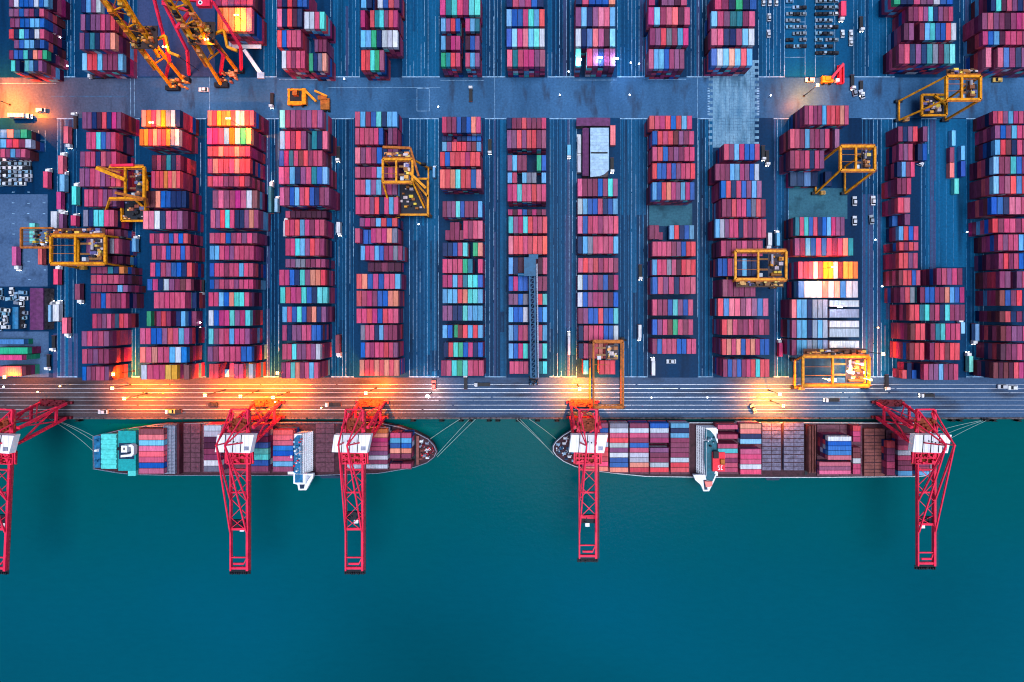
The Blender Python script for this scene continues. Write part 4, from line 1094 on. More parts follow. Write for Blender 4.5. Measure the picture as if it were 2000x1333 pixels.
    m = MB(); a = Vector(F[2]) + Vector((1.3, 0, 0)); b = Vector(T[2]) + Vector((1.3, 0, 0)); m.bar(a, b, .15); m.bar(a + Vector((.7, 0, 0)), b + Vector((.7, 0, 0)), .15)
    for k in range(24): p = a.lerp(b, k / 24); m.bar(p - Vector((.05, 0, 0)), p + Vector((.75, 0, 0)), .12)
    m.build('ladder', M['rustyellow'], r)
    if lit:
        for k, (fx_, e_, c_, mt) in enumerate(((0.92, 13000, AM, 'amber'), (0.66, 9000, WH, 'whitelamp'), (0.30, 7000, AM, 'amber'), (0.80, 9000, AM, 'amber'))):
            p = Vector(T[3]).lerp(Vector(T[2]), fx_) + Vector((0, (4.5, 9, 4.5, 14)[k], 6.5)); m = MB(); m.cyl(p - Vector((0, 0, 6.4)), p, .14, 8); m.box(p.x - .6, p.y - .6, p.z, p.x + .6, p.y + .6, p.z + .4)
            fl_ = m.build('floodlight', M[mt], r); q = lamp_light(fl_, c_, e_, p.z - .4, .6, 2.25); q.location = (p.x, p.y, p.z - .4)
    tag(r, label, 'crane', 'yellow gantry cranes in the yard'); return r
gantry('yellow gantry crane with orange outreach arm at the west plaza', (100, 461, 206, 515), (158, 468, 262, 524), arm=(42, 446, 104, 484), seed=1)
gantry('yellow gantry crane straddling the alley between first and second blocks', (215, 327, 282, 388), (206, 350, 292, 428), seed=2, w=1.4, open_end=True, low=(238, 388, 286, 432), extra=((190, 329, 246, 352, 2.2, 'yellow'), (192, 326, 236, 338, 1.2, 'rustyellow'), (218, 324, 262, 323, 1.6, 'red'), (226, 377, 282, 389, 1.6, 'rustyellow')))
gantry('yellow gantry crane beside the fifth block with blue machinery inside', (748, 312, 806, 356), (768, 330, 838, 424), seed=3, z=24, low=(776, 350, 836, 420), extra=((748, 288, 802, 290, 1.5, 'rustyellow'), (802, 290, 818, 345, 1.2, 'rustyellow'), (800, 338, 832, 368, 1.6, 'yellow')))
gantry('yellow gantry crane with dark cluttered machinery over the tenth block alley', (1436, 491, 1535, 546), (1418, 505, 1508, 562), seed=4)
gantry('yellow gantry crane with slanting orange legs above the teal pad', (1641, 287, 1708, 333), (1590, 327, 1647, 379), seed=5, z=24, w=1.4)
gantry('yellow gantry crane parked across the cross road at the east side', (1848, 150, 1914, 195), (1752, 200, 1842, 237), seed=6, z=26, w=1.5, low=(1800, 186, 1848, 226))
gantry('brightly lit yellow gantry crane at the quay end of the floodlit block', (1568, 697, 1697, 753), (1550, 703, 1686, 757), seed=7, lit=True)
gantry('narrow orange portal crane standing on the quay road beside the fourth red crane', (1159, 668, 1217, 794), (1152, 662, 1212, 796), seed=8, mat='rustyellow', z=20, w=1.15, trol=(1164, 673, 1211, 706))
r = empty('floodlight', V3(1652, 722, 0)); p = MB(); p.cyl((0, 0, 0), (0, 0, 16), 0.2, 8); p.build('pole', M['dark'], r)
q = MB(); q.box(-1.6, -0.5, 16, 1.6, 0.5, 16.4); q.build('lamp_head', M['whitelamp'], r); lamp_light(r, WH, 45000, 15.7, 1.0, 2.8); tag(r, 'dazzling white floodlight inside the brightly lit yellow crane', 'floodlight')
r = empty('floodlight', V3(1696, 688, 0)); p = MB(); p.cyl((0, 0, 0), (0, 0, 14), 0.2, 8); p.build('pole', M['dark'], r)
q = MB(); q.box(-0.8, -0.8, 14, 0.8, 0.8, 14.5); q.build('lamp_head', M['amber'], r); lamp_light(r, AM, 24000, 13.7, 0.8, 2.8); tag(r, 'amber floodlight at the corner of the brightly lit yellow crane', 'floodlight')

# ---- tall yellow cranes at the top left, jibs raked north-west
def tall_crane(label, feet, tops, seed):
    rr = random.Random(seed); cx, cy = W(*feet[0]); r = empty('tall_jib_crane', (cx, cy, 0.02))
    def L(p, z, at=None):
        x, y = W(p[0], p[1], z if at is None else at); return (x - cx, y - cy, z)
    PALM = [(0.75, 0.28, 0.02), (0.02, 0.02, 0.03), (0.35, 0.10, 0.02), (0.6, 0.35, 0.05)]
    jm = []
    for f, t in zip(feet, tops):
        m = MB(); a = L(f, 2.5, 0); b = L(t, 54); k = Vector(a).lerp(Vector(b), 0.55)
        m.bar(a, k, 1.6, 1.6); m.bar(k, b, 2.0, 1.4); m.build('leg', M['yellow'], r)
        m = MB(); e = Vector(b) + Vector((rr.uniform(-3, -1), 8, 6)); m.bar(k, e, 0.5); m.bar(b, e, 0.5); m.build('stay', M['rustyellow'], r)
        jm.append((Vector(a), Vector(b)))
        m = MB(); x, y, _ = a; m.box(x - 4.5, y - 1.8, 0.8, x + 4.5, y + 1.2, 2.6)
        for q in range(5): m.cyl((x - 3.8 + q * 1.9, y - 1, 0.7), (x - 3.8 + q * 1.9, y + .4, 0.7), 0.7, 10)
        m.build('bogie', M['dark'], r)
    for s in (0.3, 0.55, 0.72, 0.9): m = MB(); m.bar(jm[0][0].lerp(jm[0][1], s), jm[1][0].lerp(jm[1][1], s), 1.1 if s == .55 else 0.7); m.build('cross_beam', M['yellow'], r)
    m = MB()
    for i in range(7):
        s = 0.3 + i * 0.1; a, b = jm[i % 2][0].lerp(jm[i % 2][1], s), jm[1 - i % 2][0].lerp(jm[1 - i % 2][1], s + 0.1); m.bar(a, b, 0.35)
    m.build('lattice', M['rustyellow'], r)
    m = MB(); c = (jm[0][0].lerp(jm[0][1], .58) + jm[1][0].lerp(jm[1][1], .58)) / 2
    for k in range(40):
        x = c.x + rr.uniform(-7, 7); y = c.y + rr.uniform(-6, 6); s = rr.uniform(.5, 2); m.box(x, y, c.z - 1, x + s, y + s * .8, c.z + rr.uniform(0, 2), rr.choice(PALM))
    m.box(c.x - 7.2, c.y - 6.2, c.z - 1.4, c.x + 9, c.y + 8, c.z - 1.05, (0.05, 0.03, 0.03)); m.build('machinery_deck', M['paint'], r)
    for q_, (s0, ww) in enumerate(((0.18, 1.2), (0.34, 1.4))):
        a = jm[0][0].lerp(jm[0][1], s0) + Vector((-3.5 + q_ * 9, 2, 1)); b = jm[0][0].lerp(jm[0][1], 1.0) + Vector((-5 + q_ * 14, 6, 3)); m = MB(); m.bar(a, b, ww, ww); m.build('boom_chord', M['yellow' if q_ else 'rustyellow'], r)
        m = MB()
        for k in range(9): m.bar(a.lerp(b, k / 9), jm[q_][0].lerp(jm[q_][1], s0 + (1 - s0) * (k + .5) / 9), .32); m.bar(jm[q_][0].lerp(jm[q_][1], s0 + (1 - s0) * (k + .5) / 9), a.lerp(b, (k + 1) / 9), .32)
        m.build('boom_lacing', M['rustyellow'], r)
    m = MB(); e = jm[1][0].lerp(jm[1][1], .5); m.bar(e, e + Vector((9, 3, 1)), 1.3); m.bar(e + Vector((9, 3, 1)), e + Vector((10.5, -7, 0)), 1.3); m.bar(e + Vector((10.5, -7, 0)), e + Vector((16, -9, -1)), 1.6); m.build('side_arm', M['yellow'], r)
    m = MB(); m.bar(jm[0][0].lerp(jm[0][1], .28), jm[0][0].lerp(jm[0][1], .97), .9, .5, (.2, .08, .02)); m.bar(jm[1][0].lerp(jm[1][1], .28), jm[1][0].lerp(jm[1][1], .97), .9, .5, (.2, .08, .02)); m.bar(jm[0][0].lerp(jm[0][1], .5), jm[1][0].lerp(jm[1][1], .5), .5, .5, (.2, .08, .02))
    for k in range(30):
        p = jm[k % 2][0].lerp(jm[k % 2][1], rr.uniform(.3, .95)); q = rr.uniform(.6, 1.9); m.box(p.x - q, p.y - q, p.z - .6, p.x + q * .6, p.y + q * .5, p.z + rr.uniform(.9, 2.0), rr.choice(PALM))
    m.build('boom_gear', M['paint'], r)
    m = MB(); x, y, _ = L(((feet[0][0] + feet[1][0]) / 2, (feet[0][1] + feet[1][1]) / 2), 0, 0)
    for k in range(24):
        a, b = x + rr.uniform(-8, 6), y + rr.uniform(-4, 4); s = rr.uniform(.6, 2.2); m.box(a, b, 0.5, a + s, b + s * .8, rr.uniform(2, 4.5), rr.choice(PALM))
    m.build('base_machinery', M['paint'], r)
    tag(r, label, 'crane', 'tall yellow cranes at the top of the yard')
tall_crane('tall yellow crane with raked jib, the left of the two beyond the road', [(341, 174), (362, 158)], [(205, 2), (228, -6)], 3)
tall_crane('tall yellow crane with raked jib, the right of the two beyond the road', [(436, 168), (466, 140)], [(328, -4), (352, -8)], 4)
r = empty('red_portal_crane', V3(400, 140, 0)); c0 = Vector(r.location)
for f, k, t in (((326, 152), (331, 118), (300, -6)), ((371, 148), (366, 100), (318, 2)), ((432, 148), (436, 108), (372, 20)), ((473, 142), (470, 92), (416, 4))):
    m = MB(); a = V3(*f, 1.0, 0) - c0; b = V3(*k, 16) - c0; e = V3(*t, 40) - c0
    m.bar(a, b, 1.5, 1.5); m.bar(b, e, 1.5, 1.3); m.build('leg', M['red'], r)
m = MB()
for a, b in (((300, -6), (416, 4)), ((318, 8), (372, 22)), ((345, 56), (372, 22))): m.bar(V3(*a, 40) - c0, V3(*b, 40) - c0, 1.7, 1.6)
m.build('girder', M['red'], r)
m = MB(); a = V3(388, 4, 40) - c0; b = V3(414, 16, 40) - c0; m.box(a.x, b.y, 39.5, b.x, a.y, 42); e = m.build('machine_house', M['red'], r)
m = MB(); m.cyl((a.x + 2.4, b.y + 2, 42), (a.x + 2.4, b.y + 2, 42.08), 1.3, 18); m.build('round_emblem', M['white'], e)
m = MB(); m.cyl((a.x + 2.4, b.y + 2, 42.08), (a.x + 2.4, b.y + 2, 42.12), 0.7, 14); m.build('emblem_ring', M['dark'], e)
tag(r, 'red portal crane with round white emblem between the two tall yellow cranes', 'crane')

# ---- blue crane over the seventh block, reach stacker, forklift
r = empty('blue_jib_crane', V3(1042, 742, 0)); c0 = Vector(r.location); Z = 18
m = MB()
for s in (-1.6, 1.6): m.bar(V3(1042, 738, Z) - c0 + Vector((s, 0, 0)), V3(1039, 516, Z) - c0 + Vector((s, 0, 0)), 0.9, 1.6)
m.build('boom_girder', M['bluesteel'], r)
m = MB(); a = V3(1042, 738, Z) - c0; b = V3(1039, 516, Z) - c0
for k in range(24):
    p = a.lerp(b, k / 23); q = a.lerp(b, min(1, (k + 1) / 23)); m.bar(p + Vector((-1.5, 0, 0.2)), q + Vector((1.5, 0, 0.2)), 0.35); m.bar(p + Vector((-1.6, 0, .2)), p + Vector((1.6, 0, .2)), 0.35)
m.build('boom_lattice', M['bluesteel'], r)
m = MB(); m.bar(b + Vector((3.2, 0, 0.2)), a + Vector((3.2, 0, .2)), 0.8, .15)
for k in range(50): p = a.lerp(b, k / 49); m.box(p.x + 3.2, p.y, Z + .1, p.x + 3.4, p.y + .4, Z + 1.2)
m.build('walkway', M['lattice'], r)
m = MB(); m.box(b.x - 5, b.y - 8, Z - 1, b.x + 2.5, b.y + 4, Z + 3); m.box(b.x - 2, b.y + 3, Z, b.x + 4, b.y + 6, Z + 2.5); m.cyl((b.x - 9, b.y - 7, Z + 1), (b.x - 4, b.y - 7, Z + 1), 1.1, 10); m.build('winch_house', M['bluesteel'], r)
for s in (-1, 1):
    m = MB(); m.bar((s * 2.6, 0, 1), (s * 1.6, 0, Z), 1.0); m.build('leg', M['bluesteel'], r)
    m = MB(); m.bar((b.x + s * 2.4, b.y - 2, 1), (b.x + s * 1.6, b.y - 2, Z), 1.0); m.build('leg', M['bluesteel'], r)
m = MB()
for k in range(16): x, y = R.uniform(-3.5, 2.5), R.uniform(-4, 2); m.box(x, y, 0.4, x + R.uniform(.6, 1.6), y + R.uniform(.6, 1.6), R.uniform(1.5, 4))
m.build('base_machinery', M['dark'], r)
tag(r, 'slim blue lattice crane lying along the seventh stack block', 'crane')
r = empty('reach_stacker', V3(585, 192, 0)); c0 = Vector(r.location)
m = MB(); m.box(-7, -5.6, 0.8, 5.6, -3.2, 2.6); m.box(3.2, -5.6, .8, 5.8, 5.2, 3.4); m.box(-7, -3.2, .8, -5.6, 4.6, 2.2); m.box(-7, 4.2, .8, 3.2, 5.4, 2.4); m.build('chassis', M['yellow'], r)
m = MB(); m.box(-5.5, -3.1, .8, 3.1, 4.1, 1.9)
m.build('engine_deck', M['dark'], r)
m = MB(); m.box(-2.6, 0.2, 1.95, 0.6, 3.6, 4.6); m.build('cab', M['rustyellow'], r)
m = MB(); m.box(-2.65, 0.6, 2.9, 0.65, 3.2, 4.2); m.build('cab_window', M['dark'], r)
m = MB(); m.bar((5.5, 3.6, 5.0), (13.5, -4.2, 4.4), 1.5, 1.5); m.bar((12.4, 3.0, 4.4), (20.5, -0.4, 3.6), 1.2, 1.2); m.build('boom', M['yellow'], r)
m = MB(); m.box(15.4, -8.8, 1.2, 21.5, -1.2, 2.6); m.box(14.0, -2.4, 2.6, 20, 0.4, 3.4); m.build('spreader', M['rustyellow'], r)
wm = MB(); wm.cyl((-0.6, 0, 0), (0.6, 0, 0), 0.85, 14); wd = wm.data('wheel', M['rubber'])
for x, y in ((-4.8, -5.9), (2.6, -5.9), (-4.8, 5.7), (2.6, 5.7), (18, -9.2), (20.6, -9.2)):
    o = bpy.data.objects.new('wheel', wd); COL.objects.link(o); o.parent = r; o.location = (x, y, 0.86); o.rotation_euler = (0, 0, PI / 2)
tag(r, 'yellow reach stacker with folded boom on the cross road above the fourth block', 'reach stacker')
r = empty('forklift_truck', V3(1622, 157, 0))
m = MB(); m.box(-7, -2.6, .7, 0.5, 1.8, 2.6); m.box(-5, -1.6, 2.6, -1.5, 1.2, 3.4); m.build('body', M['yellow'], r)
m = MB(); m.bar((-1, 0, 3), (6, 9, 4.5), 1.6, 1.2); m.build('mast', M['red'], r)
m = MB(); m.box(4, -3.2, .6, 8.2, 9.5, 1.2); m.box(4.2, -3, 1.2, 5.2, 9, 3.0); m.box(7.2, -3, 1.2, 8, 9, 2.4); m.build('fork_carriage', M['funnel'], r)
m = MB(); m.box(2.0, -2.4, 1, 4.2, -0.2, 3.2); m.build('counterweight', M['white'], r)
for x, y in ((-5.6, -2.9), (-1, -2.9), (-5.6, 2.1), (-1, 2.1)):
    o = bpy.data.objects.new('wheel', wd); COL.objects.link(o); o.parent = r; o.location = (x, y, .86); o.rotation_euler = (0, 0, PI / 2)
tag(r, 'red and yellow forklift at work on the cross road by the amber lamp', 'forklift')

# ---------------------------------------------------------------- sheds and the pale workshop
def shed(name, rect, z, mat, label, ridge=True, curved=False):
    x0, y0 = W(rect[0], rect[1], z); x1, y1 = W(rect[2], rect[3], z); r = empty(name, ((x0 + x1) / 2, (y0 + y1) / 2, 0.02)); w, l = (x1 - x0) / 2, (y0 - y1) / 2
    m = MB(); m.box(-w + .15, -l + .15, 0, w - .15, l - .15, z - 1.2); m.build('wall', M['concrete'], r)
    m = MB()
    if curved: pts = [(-w, l), (w, l), (w, -l * .72), (w * .55, -l * .88), (0, -l * .97), (-w, -l)]; m.prism(pts, z - 1.2, z)
    else:
        m.prism([(-w, -l), (w, -l), (w, l), (-w, l)], z - 1.2, z - .5); o = len(m.v)
        m.hexa([(-w, -l, z - .5), (w, -l, z - .5), (w, l, z - .5), (-w, l, z - .5), (-.2, -l, z), (.2, -l, z), (.2, l, z), (-.2, l, z)])
    m.build('roof', M[mat], r)
    m = MB(); n = int(2 * l / 2.6)
    for k in range(n):
        y = -l * (0.7 if curved else .97) + k * (l * 1.65 if curved else l * 1.94) / n
        m.box(-w * .94, y, z + .0, w * .94, y + .12, z + .07) if curved else m.box(-.3, y, z - .05, .3, y + .5, z + .1)
    m.build('roof_seam', M['lattice'] if curved else M[mat], r)
    tag(r, label, 'building'); return r
ws = shed('workshop', (1153, 250, 1189, 346), 9.0, 'roofblue', 'pale blue workshop with rounded roof end in the eighth block', curved=True)
m = MB(); x0, y0 = W(1153, 299, 9); x1, _ = W(1189, 299, 9); cx, cy = ws.location.x, ws.location.y; m.box(x0 - cx + .3, y0 - cy - .5, 9.0, x1 - cx - .8, y0 - cy + .5, 9.2); m.build('roof_gap', M['dark'], ws)
shed('annex_shed', (1138, 250, 1150, 344), 7.0, 'purple', 'narrow purple-roofed annex left of the pale workshop')
shed('annex_shed', (1126, 230, 1192, 246), 6.0, 'purple', 'low purple shed along the road above the pale workshop')
shed('storage_shed', (57, 563, 83, 645), 8.0, 'purple', 'long purple-roofed shed at the west side')
shed('storage_shed', (23, 600, 34, 643), 5.0, 'bluedeck', 'small blue-roofed shed among the vehicles at the west side')
r = empty('flatbed_trailer', V3(484, 90, 0)); m = MB(); m.box(-10, -2.6, 1, 10, 2.4, 1.6); m.build('deck', M['shipwhite'], r); m = MB(); m.box(-11.5, -1.6, .6, -9.8, 2, 2.4); m.build('head_board', M['white'], r)
for x in (-7, -5, 6, 8): 
    for y in (-2.2, 2.2):
        o = bpy.data.objects.new('wheel', wd); COL.objects.link(o); o.parent = r; o.location = (x, y, .86); o.rotation_euler = (0, 0, PI / 2); o.scale = (.6, .8, .8)
tag(r, 'white flatbed trailer below the orange boxes beyond the road', 'trailer')
r = empty('loading_ramp', V3(497, 122, 0)); m = MB(); m.hexa([(-6.5, 6.5, 0), (-4.5, 7.6, 0), (6, -8, 0), (3.6, -9, 0), (-6.5, 6.5, 3), (-4.5, 7.6, 3), (6, -8, .6), (3.6, -9, .6)]); m.build('ramp', M['shipwhite'], r)
m = MB(); m.box(2.6, -11.5, .2, 7.4, -7.5, 1.4); m.build('ramp_foot', M['roofblue'], r); tag(r, 'white sloping loading ramp with pale blue foot beside the tall crane', 'ramp')

# ---------------------------------------------------------------- ships
def ship_base(name, outline, label, hullm, railm='shipwhite'):
    pts = [W(x, y, ZD) for x, y in outline]
    pts = pts[::-1] if sum((pts[i][0] * pts[(i + 1) % len(pts)][1] - pts[(i + 1) % len(pts)][0] * pts[i][1]) for i in range(len(pts))) < 0 else pts
    cx = sum(p[0] for p in pts) / len(pts); cy = sum(p[1] for p in pts) / len(pts)
    r = empty(name, (cx, cy, -4)); P = [(x - cx, y - cy) for x, y in pts]
    m = MB(); m.prism([(x * .965, y * .93) for x, y in P], -6, 6.98, (1, 1, 1), P); m.build('hull', M[hullm], r)
    m = MB(); m.prism([(x * .985, y * .97) for x, y in P], 7.0, 7.06); m.build('deck', M['deck'], r)
    m = MB(); n = len(P)
    for i in range(n):
        a, b = P[i], P[(i + 1) % n]; a = (a[0] * .992, a[1] * .985); b = (b[0] * .992, b[1] * .985)
        m.bar((*a, 8.1), (*b, 8.1), 0.16); m.bar((*a, 7.3), (*b, 7.3), 0.35, 0.5)
        L = math.dist(a, b); k = max(1, int(L / 4))
        for j in range(k): t = j / k; x, y = a[0] + (b[0] - a[0]) * t, a[1] + (b[1] - a[1]) * t; m.box(x - .06, y - .06, 7.05, x + .06, y + .06, 8.1)
    m.build('railing', M[railm], r)
    tag(r, label, 'ship', 'container ships at the quay')
    def part(nm, x0, y0, x1, y1, za, zb, mat, par=None, zr=None, detail=None):
        a = W(x0, y0, zb if zr is None else zr); b = W(x1, y1, zb if zr is None else zr)
        m = MB(); m.box(a[0] - cx, b[1] - cy, za + 4, b[0] - cx, a[1] - cy, zb + 4)
        if detail: detail(m, a[0] - cx, b[1] - cy, b[0] - cx, a[1] - cy, zb + 4)
        return m.build(nm, M[mat], par or r)
    def hatch(x0, y0, x1, y1, mat, z=4.1, cells=5):
        def det(m, xa, ya, xb, yb, zz):
            for k in range(1, cells):
                y = ya + (yb - ya) * k / cells; m.box(xa + .2, y - .07, zz - .02, xb - .2, y + .07, zz + .10)
            for k in range(1, 4):
                x = xa + (xb - xa) * k / 4; m.box(x - .05, ya + .2, zz - .02, x + .05, yb - .2, zz + .07)
            for k in range(40):
                x, y = R.uniform(xa + .4, xb - .8), R.uniform(ya + .4, yb - .8); m.box(x, y, zz - .02, x + R.uniform(.2, .5), y + R.uniform(.2, .5), zz + .16)
        q = part('hatch_cover', x0, y0, x1, y1, 3.05, z, mat, detail=det)
        a = W(x0, y0, z); b = W(x1, y1, z); m = MB(); xa, ya, xb, yb = a[0] - cx, b[1] - cy, b[0] - cx, a[1] - cy
        for k in range(1, cells * 2): y = ya + (yb - ya) * k / (cells * 2); m.box(xa + .1, y - (.28 if k % 2 == 0 else .12), z + 3.9, xb - .1, y + (.28 if k % 2 == 0 else .12), z + 4.12)
        m.box((xa + xb) / 2 - .15, ya, z + 3.9, (xa + xb) / 2 + .15, yb, z + 4.13); m.build('hatch_seam', M['deck'], q)
        return q
    return r, part, hatch, (cx, cy)
def poly_part(r, cx, cy, nm, pts, za, zb, mat, par=None):
    P = [W(x, y, zb) for x, y in pts]; P = [(x - cx, y - cy) for x, y in P]
    if sum(P[i][0] * P[(i + 1) % len(P)][1] - P[(i + 1) % len(P)][0] * P[i][1] for i in range(len(P))) < 0: P = P[::-1]
    m = MB(); m.prism(P, za + 4, zb + 4); return m.build(nm, M[mat], par or r)
def mooring_gear(r, cx, cy, pts, z, mats):
    for k, (px, py) in enumerate(pts):
        m = MB(); x, y = W(px, py, z); x -= cx; y -= cy; zz = z + 4
        m.cyl((x - .9, y, zz + .8), (x + .9, y, zz + .8), 0.7, 10); m.box(x - 1.2, y - .8, zz, x + 1.2, y + .8, zz + .5); m.cyl((x + 1.3, y + .9, zz), (x + 1.3, y + .9, zz + .9), .3, 8)
        m.build('mooring_winch', M[mats[k % len(mats)]], r)

# western ship: stern at the left, bow at the right
O1 = [(181, 852), (240, 838), (308, 828), (420, 825), (740, 825), (784, 834), (815, 845), (838, 857), (850, 870), (855, 882), (850, 893), (836, 904), (812, 913), (770, 920), (740, 925), (620, 929), (330, 929), (262, 927), (230, 924), (182, 916)]
s1, part, hatch, (cx, cy) = ship_base('container_ship', O1, 'western container ship with turquoise stern deck and blue-decked bridge', 'hullred', 'lattice')
def ribs(m, xa, ya, xb, yb, zz):
    for k in range(7):
        y = ya + (yb - ya) * (k + .5) / 7; m.box(xa, y - 1.15, zz - .1, xb, y + 1.15, zz + .35)
part('stern_deck', 198, 848, 228, 916, 3.05, 6, 'lightturq', detail=ribs)
part('poop_platform', 184, 852, 196, 914, 3.05, 3.5, 'bluedeck')
ph = part('poop_house', 231, 842, 265, 920, 3.05, 10, 'turq')
part('funnel_recess', 232, 866, 262, 897, 10.0, 10.15, 'hull', ph)
m = MB(); fx, fy = W(245, 881, 14); fx -= cx; fy -= cy
pts = [(-4, -4.6), (3.2, -4.0), (4.6, -2.4), (4.6, 2.6), (3.2, 3.8), (1.2, 3.8), (1.2, 2.4), (2.6, 2.2), (2.9, -1.6), (2.0, -2.6), (-4, -3.2)]
m.prism([(fx + x, fy + y) for x, y in pts], 14.15, 17.0); m.box(fx - 3.2, fy - 1.2, 14.15, fx + .6, fy + 3.2, 17.6); m.build('funnel', M['white'], ph)
m = MB(); m.cyl((fx - 6.5, fy + .8, 16), (fx - 3.2, fy + .8, 17), 1.1, 12); m.box(fx - 1.6, fy + .4, 17.6, fx - .8, fy + 2.0, 17.8); m.build('exhaust_pipe', M['dark'], ph)
part('bridge_boat', 250, 919, 265, 930, 3.0, 6, 'lightturq')
def lat(m, xa, ya, xb, yb, zz):
    for k in range(34):
        y = ya + (yb - ya) * k / 33; m.box(xa - .9, y - .2, zz - .3, xb, y + .2, zz + .5)
    for k in range(4): x = xa + (xb - xa) * k / 3; m.box(x - .15, ya, zz + .5, x + .15, yb, zz + .8)
part('lashing_bridge', 322, 832, 343, 925, 3.05, 9, 'lattice', detail=lat)
part('cross_wall', 345, 828, 350, 927, 3.05, 8, 'hullred')
hatch(353, 829, 391, 922, 'hatch'); hatch(617, 828, 653, 922, 'hatch'); hatch(396, 829, 432, 923, 'hatch', 3.9); hatch(436, 829, 528, 925, 'hatch', 3.9); hatch(532, 838, 572, 923, 'hatch', 3.9)
hatch(270, 836, 320, 927, 'hatch', 3.9); hatch(674, 836, 758, 918, 'hatch', 3.9); hatch(761, 844, 804, 917, 'hatch', 3.9)
part('breakwater', 813, 852, 818, 908, 3.05, 5.6, 'brownhatch'); part('hold_gap_plate', 805, 850, 812, 912, 3.05, 3.3, 'dark')  # dark plate paints the shade of the gap behind the breakwater
for k in range(46):
    px = R.uniform(820, 846); py = 882 + R.uniform(-1, 1) * (20 - (px - 820) * .55); q = part('deck_gear', px, py, px + R.uniform(.8, 2.6), py + R.uniform(.8, 2.6), 3.05, 3.6 + R.uniform(.2, 1.6), R.choice(['shipwhite', 'funnel', 'deck', 'brownhatch', 'lattice']))
mooring_gear(s1, cx, cy, [(823, 862), (828, 870), (834, 866), (825, 880), (836, 878), (842, 884), (829, 890), (822, 896), (835, 894), (845, 878), (820, 872)], ZD, ['shipwhite', 'darkred', 'lattice', 'brownhatch'])
mooring_gear(s1, cx, cy, [(190, 860), (190, 880), (190, 900)], ZD + .5, ['bluedeck', 'shipwhite'])
def superstructure(r, part, cx, cy, x0, x1, y0, y1, zt, roof, side, label):
    """stepped accommodation block, the decks stepping out on the side that faces the middle of the port"""
    n = 6; h = zt - ZD; b = None
    for k in range(n):
        za = ZD + .05 + h * k / n; zb = ZD + .05 + h * (k + 1) / n - .02; e = (n - 1 - k) * 2.3
        xa, xb = (x0 - e, x1) if side < 0 else (x0, x1 + e)
        q = part('deck_house', xa, y0 - (0 if k else 0), xb, y1, za, zb, 'shipwhite', zr=zt)
        m = MB(); a = W(xa, y0, zt); c = W(xb, y1, zt)
        xs = a[0] - cx if side < 0 else c[0] - cx
        for j in range(18):
            y = c[1] - cy + (a[1] - c[1]) * (j + .25) / 18; m.box(xs - .06, y, zb + 4 - 1.7, xs + .06, y + (a[1] - c[1]) / 36, zb + 4 - .8)
        m.build('window_row', M['dark'], q)
        m = MB(); xr = xs + side * -.25
        m.bar((xr, c[1] - cy + .2, zb + 5), (xr, a[1] - cy - .2, zb + 5), .14)
        for j in range(22): y = c[1] - cy + (a[1] - c[1]) * j / 21; m.box(xr - .05, y - .05, zb + 4, xr + .05, y + .05, zb + 5)
        m.build('guard_rail', M['shipwhite'], q); b = q
    return b
b = superstructure(s1, part, cx, cy, 562, 590, 848, 927, 11, 'bluedeck', 1, '')
rf = poly_part(s1, cx, cy, 'bridge_roof', [(589, 850), (580, 851), (572, 860), (565, 872), (562, 888), (564, 906), (570, 920), (578, 926), (589, 926)], 11.03, 11.5, 'bluedeck')
for k in range(22):
    px, py = R.uniform(566, 587), R.uniform(856, 920); q = part('roof_gear', px, py, px + R.uniform(1, 4), py + R.uniform(1, 4), 11.4, 11.8 + R.uniform(.2, 2.2), R.choice(['shipwhite', 'bluedeck', 'roofblue', 'shipwhite', 'funnel']))
m = MB(); x, y = W(572, 892, 24); x -= cx; y -= cy; m.cyl((x, y, 15.4), (x, y, 24), .35, 8); m.bar((x - 2.4, y, 21), (x + 2.4, y, 21), .25); m.bar((x, y - 2, 19), (x, y + 2, 19), .25); m.build('radar_mast', M['white'], s1)
w_ = poly_part(s1, cx, cy, 'bridge_wing', [(573, 926), (612, 926), (611, 934), (598, 958), (583, 958), (581, 947), (573, 945)], 9.0, 11.2, 'shipwhite')
poly_part(s1, cx, cy, 'wing_deck', [(576, 927), (591, 927), (591, 943), (576, 943)], 11.22, 11.5, 'bluedeck', w_); poly_part(s1, cx, cy, 'wing_deck', [(585, 947), (595, 947), (593, 955), (586, 955)], 11.22, 11.5, 'hull', w_)
for k in range(5): poly_part(s1, cx, cy, 'wing_stair', [(597 + k * 2.6, 929), (598 + k * 2.6, 929), (598 + k * 1.6, 946 - k * 3), (597 + k * 1.6, 946 - k * 3)], 11.22, 11.4, 'lattice', w_)
m = MB(); m.prism([(W(x, y, 4)[0] - cx, W(x, y, 4)[1] - cy) for x, y in ((622, 931), (668, 931), (664, 936), (626, 936))][::-1], 5.0, 6.6); m.build('gangway_platform', M['hull'], s1)

